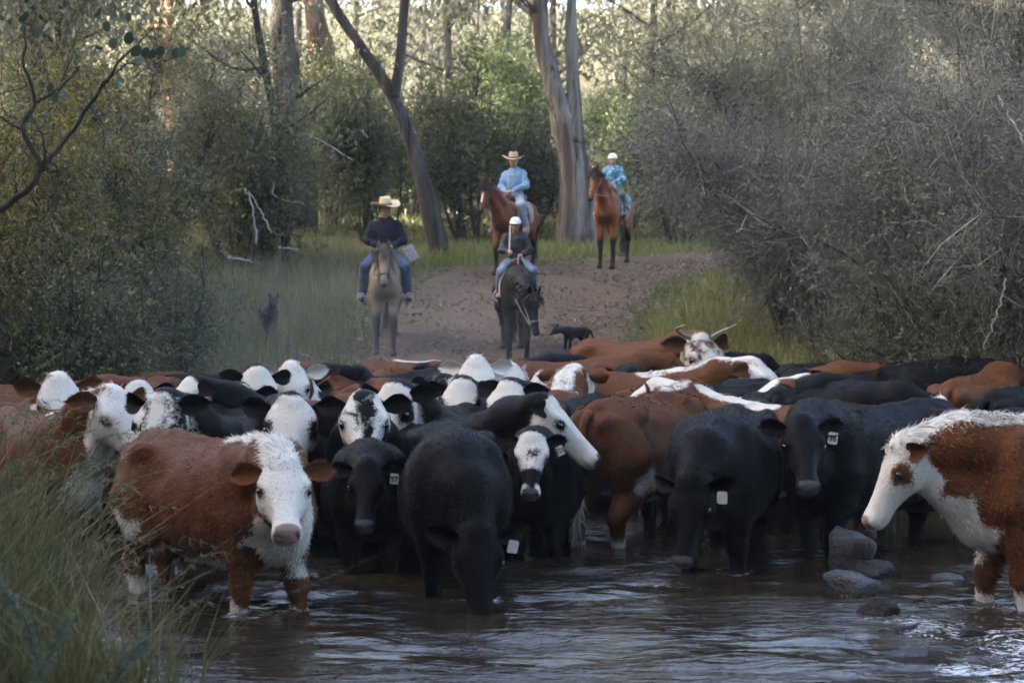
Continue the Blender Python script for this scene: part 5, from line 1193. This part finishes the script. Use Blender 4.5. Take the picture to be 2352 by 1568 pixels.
# ------------------------------------------------------------------ riders
def cloth(name, a, rough=.85, var=.3, scale=6, b=None):
    m, nt = new_mat(name); t = NT(nt); co = t.coord(); n1 = t.noise(co, scale, 4, .6); n2 = t.noise(co, 120, 2)
    c = t.mix(n1, tuple(x * (1 - var) for x in a), b or tuple(min(1, x * (1 + var)) for x in a))
    t.out(t.principled(c, rough, .15, t.bump(t.math('ADD', t.math('MULTIPLY', t.noise(co, 11, 3), 1.6), t.math('MULTIPLY', n2, .15)), .55, .03), .0)); return m
M_SKIN = simple_mat("skin", (0.36, 0.20, 0.14), .55, .35, 12, .12, .05)
M_STRAW = simple_mat("straw_hat", (0.46, 0.35, 0.22), .85, .15, 70, .22, .3); M_STRAW2 = simple_mat("brown_straw_hat", (0.36, 0.26, 0.17), .85, .15, 70, .25, .3)
M_HATBAND = simple_mat("dark_hat_band", (0.10, 0.075, 0.05), .8, .15, 30, .3, .1)
M_HELMET = simple_mat("white_helmet_shell", (0.62, 0.63, 0.68), .25, .5, 8, .05, 0); M_HELMET2 = simple_mat("lilac_white_helmet_shell", (0.62, 0.60, 0.76), .3, .5, 8, .05, 0)
M_SWEATER = cloth("black_pullover", (0.010, 0.010, 0.016)); M_JEANS = cloth("blue_denim", (0.045, 0.062, 0.11), var=.45, scale=9); M_JEANS2 = cloth("faded_blue_grey_denim", (0.12, 0.16, 0.21), var=.45, scale=9)
M_SHIRT = cloth("pale_blue_denim_shirt", (0.15, 0.235, 0.34), var=.25, scale=8); M_TROUSER = cloth("pale_grey_trousers", (0.22, 0.235, 0.28), var=.25, scale=8); M_JACKET = cloth("charcoal_jacket", (0.030, 0.029, 0.035), .6)
def print_cloth(name):
    m, nt = new_mat(name); t = NT(nt); co = t.coord(); c = t.ramp(t.noise(co, 13, 3, .6, 1.2), [(.36, (0.02, 0.07, 0.20)), (.46, (0.04, 0.14, 0.22)), (.54, (0.11, 0.25, 0.32)), (.64, (0.40, 0.46, 0.50))]); t.out(t.principled(c, .8, .15, t.bump(t.noise(co, 11, 3), .5, .03))); return m
M_PRINT = print_cloth('turquoise_print'); _unused = cloth("turquoise_print_shirt", (0.03, 0.14, 0.26), .8, .2, 17, (0.42, 0.60, 0.66)); M_KHAKI = cloth("grey_green_trousers", (0.075, 0.085, 0.07), .85, .4, 10); M_PURPLE = cloth("purple_collar", (0.16, 0.06, 0.20))
M_BOOT = simple_mat("dusty_boot_leather", (0.045, 0.036, 0.032), .6, .3, 18, .4, .1); M_BOOT2 = simple_mat("pale_dusty_boots", (0.20, 0.17, 0.15), .7, .3, 18, .3, .1); M_HAIR = simple_mat("dark_hair", (0.02, 0.014, 0.01), .6, .3, 50, .4, .3)
M_STICK = simple_mat("peeled_stick", (0.48, 0.40, 0.32), .8, .2, 40, .2, .2); M_LOGO = simple_mat("helmet_badge", (0.06, 0.06, 0.08), .5, .3, 20, .2, 0)
def rider(label, hs, K, shirt, pants, boots, head, yaw=0., pitch=0., lean=0., hatm=None, hand_up=False, hair=True, tilt=0., arms=0.):
    """K scales the person; built in the horse's own frame, sitting in the saddle"""
    S = hs["S"]; root = empty("person", label, "person", (hs["x"], hs["y"], hs["gz"]), hs["hd"], "riders droving the herd")
    seat = npv(-.06, 0, 1.60)
    B = lambda x, y, z: (seat + npv(x + lean * max(0, z), y, z) * K)
    hip = [B(.0, s * .095, .0) for s in (-1, 1)]; kn = [B(.33, s * .30, -.20) for s in (-1, 1)]; an = [B(.18, s * .34, -.60) for s in (-1, 1)]; toe = [B(.34, s * .37, -.66) for s in (-1, 1)]
    sh = [B(.0, s * .18, .435) for s in (-1, 1)]; el = [B(.05, s * .275, .20) for s in (-1, 1)]; wr = [B(.30, s * .10, .10) for s in (-1, 1)]; hc = B(.05, 0, .685); nk = B(.0, 0, .52)
    if hand_up: el[0] = B(.05, -.27, .20); wr[0] = B(.26, -.16, .16)
    if arms: wr = [B(.26, s * (.10 + arms), .08) for s in (-1, 1)]
    cy, sy, cp, sp = math.cos(yaw), math.sin(yaw), math.cos(pitch), math.sin(pitch)
    fu, fl, fv = npv(cy * cp, sy * cp, -sp), npv(-sy, cy, 0), npv(cy * sp, sy * sp, cp); HM = np.stack([fu, fl, fv], 1); Hd = lambda f, l, z: hc + (fu * f + fl * l + fv * z) * K
    lo, hi = seat + npv(-.36, -.55, -.85) * K, seat + npv(.60, .55, 1.0) * K
    def limbs_(sc, e, up=True, low=True, fe=0.0, hands=False):
        k = .03 * K
        if up:
            sc.loft([(-.04, .145 * K + e, .105 * K + e, -.105 * K - e), (.10 * K, .135 * K + e, .10 * K + e, -.10 * K - e), (.25 * K, .17 * K + e, .12 * K + e, -.115 * K - e), (.40 * K, .185 * K + e, .115 * K + e, -.105 * K - e), (.50 * K, .13 * K + e, .07 * K + e, -.08 * K - e), (.54 * K, .06 * K + e, .05 * K + e, -.06 * K - e)], B(0, 0, 0), np.stack([unit(npv(lean, 0, 1)), npv(0, 1, 0), unit(npv(1, 0, -lean))], 1), k=k, p=2.2)
            for a, b_, c in zip(sh, el, wr): sc.chain([a, b_, c + (b_ - c) * fe], [.058 * K + e, .050 * K + e, .034 * K + e], k)
        if low:
            for a, b_, c in zip(hip, kn, an): sc.chain([a, b_, c], [.092 * K + e, .068 * K + e, .048 * K + e], k)
            sc.ell(B(0, 0, -.01), npv(.13, .16, .10) * K + e, k=k)
    sc = Sculpt(lo, hi, .0125 * K); limbs_(sc, -.006)
    sc.chain([nk, hc - npv(0, 0, .06 * K)], [.064 * K, .058 * K], .03 * K)
    sc.ell(hc, npv(.10, .078, .115) * K, HM, k=.02 * K); sc.ell(Hd(.035, 0, -.07), npv(.055, .052, .055) * K, HM, k=.03 * K)
    sc.cone(Hd(.092, 0, .015), Hd(.112, 0, -.025), .011 * K, .017 * K, .012 * K)                       # nose
    for s in (-1, 1):
        sc.ell(Hd(.088, s * .035, .012), npv(.014, .02, .012) * K, HM, k=.008 * K, sub=True); sc.ell(Hd(.0, s * .08, -.01), npv(.02, .01, .032) * K, HM, k=.008 * K)
    sc.ell(Hd(.088, 0, -.062), npv(.012, .026, .008) * K, HM, k=.01 * K)                              # lips
    for i, s in enumerate((-1, 1)):                                                                    # hands closed on reins or stick
        f = unit(wr[i] - el[i]); sd = npv(0, -s, 0); pc = wr[i] + f * .045 * K
        sc.ell(pc, npv(.045, .024, .042) * K, None, k=.015 * K)
        for q in range(4):
            b0 = pc + f * .035 * K + npv(0, 0, (.028 - .018 * q) * K); m1 = b0 + f * (.026 - .003 * abs(q - 1)) * K + sd * .012 * K; t1 = m1 + sd * .022 * K - f * .018 * K
            sc.chain([b0, m1, t1], [.0095 * K, .009 * K, .0078 * K], .004 * K)
        sc.chain([pc + npv(0, 0, .03 * K), pc + f * .03 * K + npv(0, 0, .05 * K) + sd * .01 * K, pc + f * .055 * K + npv(0, 0, .04 * K) + sd * .015 * K], [.012 * K, .010 * K, .008 * K], .006 * K)
    for a, t_ in zip(an, toe): sc.chain([a, a - npv(0, 0, .06 * K), t_], [.042 * K, .04 * K, .03 * K], .02 * K)
    V, Q = sc.mesh(1); link("body", slim(mesh_np("body", V * S, Q, M_SKIN), .45), root)
    for s in (-1, 1):
        Vb, Qb = uv_ball(Hd(.084, s * .034, .012), .011 * K, 8, 6); link("eye", mesh_np("eye", Vb * S, Qb, M_EYE), root)
    sc = Sculpt(lo, hi, .014 * K); limbs_(sc, .016, True, False, .12); sc.ell(B(0, 0, .0), npv(.155, .19, .10) * K, k=.04); sc.ell(B(0, 0, .52), npv(.085, .10, .04) * K, k=.05)
    V, Q = sc.mesh(1); Nn = fbm(V, 9, 2, 4)[:, None]; V = V + np.stack([fbm(V, 13, 2, k) for k in range(3)], -1) * .014; link("shirt", slim(mesh_np("shirt", V * S, Q, shirt), .5), root)
    sc = Sculpt(lo, hi, .015 * K); limbs_(sc, .014, False, True); V, Q = sc.mesh(1); V = V + np.stack([fbm(V, 11, 2, k + 5) for k in range(3)], -1) * .012; link("trousers", slim(mesh_np("trousers", V * S, Q, pants), .5), root)
    for i, s in enumerate((-1, 1)):
        sc = Sculpt(an[i] - .3 * K, an[i] + .3 * K, .011); f = unit((toe[i] - an[i]) * [1, 1, 0]); hl = an[i] - npv(0, 0, .085 * K)
        sc.chain([an[i] + npv(0, 0, .05 * K), hl], [.058 * K, .05 * K], .02); sc.cone(hl, hl + f * .17 * K - npv(0, 0, .01), .045 * K, .04 * K, .02); sc.cone(hl - f * .03 * K - npv(0, 0, .03 * K), hl - f * .03 * K - npv(0, 0, .05 * K), .035 * K, .035 * K, .01)
        V, Q = sc.mesh(1); link("boot", mesh_np("boot", V * S, Q, boots), root)
    if hair:
        sc = Sculpt(hc - .2 * K, hc + .2 * K, .012 * K); sc.ell(Hd(-.02, 0, .015), npv(.098, .086, .115) * K, HM, k=.02); sc.ell(Hd(.09, 0, -.06), npv(.09, .12, .095) * K, HM, k=.02, sub=True); V, Q = sc.mesh(1); link("hair", mesh_np("hair", V * S, Q, M_HAIR), root)
    top = Hd(0, 0, .05)
    ca, sa = math.cos(tilt), math.sin(tilt); fl2, fv2 = fl * ca + fv * sa, fv * ca - fl * sa; W = np.stack([fu, fl2, fv2], 1)
    if head == "hat":
        pr = [(.001, .128), (.05, .130), (.075, .122), (.086, .09), (.092, .03), (.096, .004), (.115, -.001), (.165, .004), (.215, .018), (.217, .012), (.165, -.006), (.112, -.012), (.09, -.012)]
        V, Q = lathe(pr, 34); r = np.hypot(V[:, 0], V[:, 1]); V[:, 0] *= 1.12; V[:, 2] += np.where(r > .1, (r - .1) * .42 * np.abs(V[:, 1] / np.maximum(r, 1e-6)) ** 2 - (r - .1) * .22 * np.abs(V[:, 0] / np.maximum(r, 1e-6)), 0); V[:, 2] -= np.where((V[:, 2] > .11) & (np.abs(V[:, 1]) < .03), .018, 0)
        o = link("hat", mesh_np("hat", (top + (V * K) @ W.T) * S, Q, hatm or M_STRAW), root)
        V, Q = lathe([(.0925, .004), (.0985, .008), (.0965, .03), (.0925, .032)], 34); V[:, 0] *= 1.12; link("hat_band", mesh_np("hat_band", (top + (V * K) @ W.T) * S, Q, M_HATBAND), o)
    else:
        pr = [(.001, .108), (.04, .104), (.075, .086), (.10, .052), (.113, .008), (.116, -.022), (.110, -.024), (.105, -.01), (.09, .02)]
        V, Q = lathe(pr, 30); V[:, 0] *= 1.16; V[:, 0] += np.where((V[:, 2] < 0) & (V[:, 0] > .08), .022, 0)
        o = link("helmet", mesh_np("helmet", (top + (V * K) @ W.T) * S, Q, hatm or M_HELMET), root)
        V, Q = uv_ball((.128, 0, .048), .022, 12, 7, (1, 1, 1)); V = (V - npv(.128, 0, .048)) * [.25, 1.0, .38] + npv(.126, 0, .046); link("badge", mesh_np("badge", (top + (V * K) @ W.T) * S, Q, M_LOGO), o)
        add_tube("chin_strap", [Hd(.03, .082, .02), Hd(.06, .07, -.07), Hd(.05, 0, -.13), Hd(.06, -.07, -.07), Hd(.03, -.082, .02)], .006 * K, M_BLACKLEATHER, o, 16, 5, S)
    return root, dict(wr=wr, hc=hc, B=B, Hd=Hd, S=S, K=K)
def to_world(hs, p): return rotz(hs["hd"]) @ (np.asarray(p) * hs["S"]) + npv(hs["x"], hs["y"], hs["gz"])

_, h1 = horse("dun horse with dark lower legs walking straight out, left of the dark horse", (884, 822), 3, M_DUN, M_MANE_G, ne=22, na=0, hp=66, S=.98, dark_legs=.66, step=.05, blanket=None, seed=1)
rider("person in black pullover, jeans and wide straw hat looking aside on the dun horse", h1, 1.04, M_SWEATER, M_JEANS, M_BOOT, "hat", yaw=.75, pitch=.10, tilt=.12)
_, h2 = horse("dark brown horse with lowered head and white star, nearest the herd", (1190, 852), 4, M_BROWN, M_MANE_D, ne=-22, na=14, hp=70, ha=20, S=1.0, KR=.78, dark_legs=0, star=.018, rein_mat=M_ROPE, seed=2, step=.03, rein_to=(.34, .04, 1.66))
_, r2 = rider("young person in charcoal jacket and white helmet holding a pale stick, on the dark horse", h2, .78, M_JACKET, M_JEANS2, M_BOOT2, "helmet", yaw=-.12, pitch=.10, hand_up=True)
_, h3 = horse("bay horse standing three-quarter on, behind the white-helmeted rider", (1154, 634), -26, M_BAY, M_MANE_D, ne=34, na=-6, hp=64, S=.92, d=None, blaze=.016, seed=3, step=-.06)
rider("person in pale blue shirt, grey trousers and brown straw hat on the bay horse behind", h3, 1.05, M_SHIRT, M_TROUSER, M_BOOT2, "hat", yaw=.38, pitch=.12, hatm=M_STRAW2, arms=-.03)
_, h4 = horse("bright bay horse with black legs standing at the track's right edge", (1392, 622), -17, M_BAY2, M_MANE_D, ne=40, na=-8, hp=60, S=.97, rein_mat=M_ROPE, blanket=M_PRINT, seed=4, step=.02, KR=.8)
rider("young person in turquoise print shirt and pale lilac helmet on the bright bay horse", h4, .80, M_PRINT, M_KHAKI, M_BOOT, "helmet", yaw=.30, pitch=.08, hatm=M_HELMET2)
# stick held upright in the young rider's right hand
f = unit(r2["wr"][0] - npv(0, 0, 0)); hw = r2["wr"][0] + npv(.05, 0, .0) * r2["K"]
a, b = to_world(h2, hw + npv(-.01, .012, -.06)), to_world(h2, hw + npv(-.06, .03, .40)); V, Q, T = tube(spline([a - a, (b - a) * .5 + npv(.004, 0, 0), b - a], 10), np.linspace(.014, .011, 10), 8); G = Geo(); G.add(V, T, Q)
tag(link("stick", G.mesh("stick", M_STICK), None, a), "pale peeled stick held upright before the charcoal jacket", "stick")
# turquoise printed coat lying over the bright bay's rump
o = empty("saddle_coat", "turquoise printed coat draped over the bright bay horse's rump", "coat", (h4["x"], h4["y"], h4["gz"]), h4["hd"])
drape(-.74, -.40, -80, 80, .012, M_PRINT, "coat_cloth", o, .014, S=h4["S"])

# ------------------------------------------------------------------ dogs
M_DOG = coat_mat("black_dog_coat", (0.004, 0.004, 0.005), (0.012, 0.011, 0.012), sheen=.03)
def dog(label, at, heading, hp=15, ha=0., ne=35, S=1.0, d=None, tan=False, seed=0):
    hd = R(heading - 90); lo, hi = 20., 45.
    for _ in range(40):
        m = (lo + hi) / 2; w = pix(at[0], at[1], m)
        if w[2] > float(ground(w[0], w[1])): lo = m
        else: hi = m
    w = pix(at[0], at[1], lo); gz = float(gzn(w[0], w[1])[0]) + .02
    u = npv(math.cos(R(hp)) * math.cos(R(ha)), math.cos(R(hp)) * math.sin(R(ha)), -math.sin(R(hp))); lf = npv(-math.sin(R(ha)), math.cos(R(ha)), 0); v = np.cross(u, lf); M = np.stack([u, lf, v], 1)
    hc = npv(.30, 0, .42) + .20 * npv(math.cos(R(ne)) * math.cos(R(ha)), math.cos(R(ne)) * math.sin(R(ha)), math.sin(R(ne))); H = lambda a, b, c: hc + u * a + lf * b + v * c
    sc = Sculpt((-.55, -.35, -.02), (.75, .35, .8), .0125)
    sc.loft([(-.34, .06, .47, .35), (-.28, .105, .50, .29), (-.12, .115, .49, .27), (.06, .125, .49, .24), (.20, .125, .50, .22), (.30, .07, .46, .30), (.34, .04, .42, .34)], k=.03)
    sc.chain([(.24, 0, .42), hc - u * .02], [.085, .065], .04); sc.ell(hc, (.095, .085, .08), M, k=.03); sc.chain([H(.05, 0, -.015), H(.16, 0, -.03)], [.045, .028], .025)
    for s in (-1, 1):
        sc.chain([(.22, s * .07, .36), (.20, s * .075, .25), (.23, s * .07, .12), (.23, s * .07, .03)], [.065, .044, .032, .028], .02); sc.ell((.25, s * .07, .02), (.035, .025, .02), k=.01)
        sc.chain([(-.25, s * .07, .38), (-.20, s * .08, .27), (-.31, s * .07, .16), (-.28, s * .07, .03)], [.085, .06, .032, .028], .02); sc.ell((-.26, s * .07, .02), (.035, .025, .02), k=.01)
    V, Q = sc.mesh(1); wt = np.full(len(V), -.2)
    root = empty("dog", label, "dog", (w[0], w[1], gz), hd, "working dogs on the track"); A = {"w": wt, "nose": wt}
    link("body", mesh_np("body", V * S, Q, M_DOG, True, A), root)
    for s in (-1, 1):
        Ve, Qe, _ = ear_geo(H(-.01, s * .045, .045), v * .9 + lf * s * .4 - u * .1, u, .10, .07); link("ear", mesh_np("ear", Ve * S, Qe, M_DOG, True, {"w": np.full(len(Ve), -.2), "nose": np.full(len(Ve), -.2)}), root)
        Vb, Qb = uv_ball(H(.065, s * .032, .02), .011, 8, 6); link("eye", mesh_np("eye", Vb * S, Qb, M_EYE), root)
    V, Q, T = tube(spline([(-.33, 0, .44), (-.44, 0, .38), (-.50, 0, .25), (-.54, 0, .2)], 12), np.linspace(.03, .016, 12), 7); G = Geo(); G.add(V * S, T, Q, w=-.2, nose=-.2); link("tail", G.mesh("tail", M_DOG), root)
    rng = np.random.default_rng(seed)
dog("black prick-eared dog trotting out of the grass on the left bank", (618, 772), 14, ha=8, S=.95, seed=1)
dog("black dog with open stance turned left on the track before the herd", (1322, 808), -48, ha=-15, ne=0, hp=20, S=.74, seed=2)

# ------------------------------------------------------------------ small things: sign, dead sticks, near branch
M_SIGN = simple_mat("weathered_sign_board", (0.40, 0.40, 0.42), .6, .3, 9, .18, .05); M_SIGNMARK = simple_mat("sign_print", (0.22, 0.24, 0.30), .7, .2, 20, .3, 0)
p = G0(948, 566, 35.0); root = empty("notice_board", "small tilted white notice board on a stake beside the black-clad rider", "sign", p, 0)
G = Geo(); V, Q, T = tube([(0, 0, -.1), (.02, 0, .22)], .02, 6); G.add(V, T, Q); link("stake", G.mesh("stake", M_BARK_GREY), root)
V, Q = box_geo(.10, .012, .15); o = link("board", mesh_np("board", V, Q, M_SIGN, False), root); o.location = (-.03, -.03, .26); o.rotation_euler = (0.12, R(-28), 0)
for k, (zz, ww) in enumerate(((.08, .06), (.03, .075), (-.03, .05), (-.08, .03))):
    V, Q = box_geo(ww, .002, .010); m = link("print_line", mesh_np("print_line", V, Q, M_SIGNMARK, False), o); m.location = (0, -.0145, zz)
def fallen(label, a, b, r, d, lift=.06, mat=None, mid=None):
    p0, p1 = G0(a[0], a[1], d), G0(b[0], b[1], d); p0[2] = pix(a[0], a[1], d)[2]; p1[2] = pix(b[0], b[1], d)[2]
    m = (p0 + p1) / 2 + npv(0, 0, lift) if mid is None else pix(mid[0], mid[1], d)
    return dead_branch("dead_branch", label, [[p0, m, p1]], [(r * .62, r * .3)], mat or M_DEAD)
fallen("bleached stick lying in grass left of the black-clad rider, upper one", (640, 571), (686, 574), .030, 32.5, .02)
fallen("short bleached log lying in grass, lower left of the other pale stick", (524, 594), (580, 602), .040, 30.5, .02)
fallen("leaning bleached pole with a crook in the left clearing", (588, 560), (565, 432), .035, 31.5, 0, None, (585, 500))
fallen("grey leaning pole crossing the bleached pole in the left clearing", (625, 535), (572, 440), .028, 31.8, 0, None, (600, 485))
fallen("curved pale branch arching beside the grey gum trunk", (672, 330), (812, 368), .035, 35, 0, None, (712, 312))
fallen("pale twisted branch hanging left of the black-clad rider", (630, 420), (700, 470), .026, 33, 0, None, (632, 452))
fallen("pale stick on the ground beside the dun horse's legs", (670, 806), (722, 824), .016, 26.5, .01)
fallen("long pale stick hanging diagonally at the right frame edge", (2352, 330), (2290, 220), .022, 21, 0, None, (2318, 270))
fallen("thin pale pole slanting down the right thicket", (2310, 640), (2260, 800), .020, 21, 0, None, (2290, 720))
# bare dark branch reaching in from the left, close to the camera, with a few hanging gum leaves
d = 9.5; q = lambda x, y, dd=0.: pix(x, y, d + dd); base = q(-120, 560); L = lambda pts: [p - base for p in pts]
root = empty("overhanging_branch", "dark bare branch reaching in from the left frame edge with few round leaves", "branch", base, 0); G = Geo(); rng = np.random.default_rng(77)
paths = [([q(-120, 560), q(0, 482), q(95, 395), q(55, 300, .05), q(85, 235, .1), q(60, 150, .1), q(62, 60, .1)], .022, .006), ([q(95, 395), q(170, 300, .1), q(240, 200, .15), q(280, 140, .2), q(345, 80, .25)], .013, .004),
         ([q(85, 235, .1), q(140, 205, .1), q(190, 150, .1)], .008, .003), ([q(55, 300, .05), q(20, 280), q(-20, 250)], .007, .003), ([q(40, 440), q(36, 400), q(38, 360)], .006, .002), ([q(240, 200, .15), q(290, 150, .2), q(330, 150, .2)], .006, .002), ([q(100, 392), q(105, 330), q(72, 260)], .009, .004)]
for pt, a, b in paths:
    P = spline(L(pt), 24); P += rng.normal(size=P.shape) * .004; V, Q, T = tube(P, np.linspace(a, b, 24), 7); G.add(V, T, Q)
link("limb", G.mesh("limb", M_BARK_DARK), root)
M_ROUND = leaf_mat("round_gum_leaves", [(0, (0.016, 0.030, 0.018)), (.6, (0.035, 0.058, 0.034)), (1, (0.09, 0.12, 0.085))], .3)
def round_leaf(c, nrm, r):
    a = np.linspace(0, 2 * math.pi, 10, endpoint=False); nrm = unit(nrm); s = unit(np.cross(nrm, npv(.3, .1, 1))); t_ = np.cross(nrm, s); V = np.concatenate([[c], c + r * (np.cos(a)[:, None] * s * .8 + np.sin(a)[:, None] * t_) + nrm * (.12 * r * np.cos(2 * a))[:, None]]); i = np.arange(10); return V, np.stack([np.zeros(10, int), 1 + i, 1 + (i + 1) % 10], -1)
for px, py in ((316, 118), (338, 122), (352, 125), (372, 118), (392, 118), (408, 122), (420, 118), (322, 142), (345, 165), (286, 68), (300, 88), (250, 62), (265, 100), (232, 110), (280, 185), (272, 190), (120, 200), (130, 222), (150, 215), (60, 40), (90, 75), (230, 30), (300, 40)):
    V, T = round_leaf(q(px, py, .2 + .1 * rng.random()) - base, rng.normal(size=3) + [0, -1.2, 0], .026 + .012 * rng.random()); link("leaf", mesh_np("leaf", V, T, M_ROUND, True, {"c": np.full(len(V), rng.random())}), root)
# blue-green ferny sprays among the near grass
for k, (px, py, tx, ty, dd, lab) in enumerate(((90, 1560, -30, 1330, 7.2, "blue-green feathery spray at the lower left corner, nearest the frame edge"), (60, 1590, 150, 1420, 7.1, "blue-green feathery spray low in the grass, inner one"), (230, 1600, 330, 1470, 7.4, "small feathery green spray at the grass edge over the water"))):
    a, b = pix(px, py, dd), pix(tx, ty, dd + .2); P = spline([a - a, (b - a) * .5 + npv(.03, 0, .05), b - a], 26); root = empty("fern_spray", lab, "plant", a, 0, "feathery sprays in the near grass"); G = Geo(); V, Q, T = tube(P, np.linspace(.004, .0015, 26), 4); G.add(V, T, Q); link("stem", G.mesh("stem", M_BARK_DARK), root)
    n = 700; i = rng.integers(2, 26, n); D = rng.normal(size=(n, 3)) + unit(b - a) * .8; C = P[i] + D * .014; V, Q = leaf_quads(C, D, rand_dirs(n, rng), .026, .005); G = Geo(); G.add(V, None, Q, c=np.repeat(rng.random(n), 4)); link("fronds", G.mesh("fronds", M_FERN, False), root)
# unseen trees added behind and above the camera to block skylight over the creek
for k, (x, y, h, lab) in enumerate(((-5.5, -1.5, 12, "unseen gum added to shade the creek, left of the viewpoint"), (4.8, -2.5, 13, "unseen gum added to shade the creek, right of the viewpoint"), (12.5, 4.5, 13, "unseen gum added to shade the creek, on the near right bank"), (-1, -9, 14, "tall unseen gum added to shade the creek, behind the viewpoint"))):
    g = float(ground(x, y)); gum_tree("added_shade_gum_tree", lab, [npv(x, y, g), npv(x + .2, y, g + h * .4), npv(x - .2, y + .6, g + h * .8)], [.35, .28, .12], M_BARK_GREY, M_ACACIA,
        [(npv(x, y + 1.5, g + h * .62), 4.0), (npv(x + 3, y + 3.0, g + h * .72), 3.4), (npv(x - 3, y + 3.0, g + h * .72), 3.4)], 7000, .42, .16, seed=200 + k, group="unseen gums added to shade the creek", nlimb=8, limbL=(2, 4), spread=.7)

# ------------------------------------------------------------------ thin dusty air
m, nt = new_mat("dusty_air"); t = NT(nt); vol = t.n("ShaderNodeVolumePrincipled"); vol.inputs["Color"].default_value = (0.90, 0.90, 0.92, 1); vol.inputs["Density"].default_value = 0.0005; vol.inputs["Anisotropy"].default_value = 0.2
o_ = t.n("ShaderNodeOutputMaterial"); t.l(vol.outputs[0], o_.inputs[1])
V, Q = box_geo(95, 120, 27); structure("haze", mesh_np("haze", V + npv(0, 55, 25), Q, m, False), "stuff")

# faint dust drifting low behind the herd on the left
m, nt = new_mat("drifting_dust"); t = NT(nt); vol = t.n("ShaderNodeVolumePrincipled"); vol.inputs["Color"].default_value = (0.88, 0.89, 0.94, 1); vol.inputs["Density"].default_value = 0.007
o_ = t.n("ShaderNodeOutputMaterial"); t.l(vol.outputs[0], o_.inputs[1])
V, Q = uv_ball((0, 0, 0), 1.0, 32, 18); structure("dust", mesh_np("dust", V * [4.2, 3.6, 1.5] + npv(-3.2, 24.3, 1.2), Q, m), "stuff")
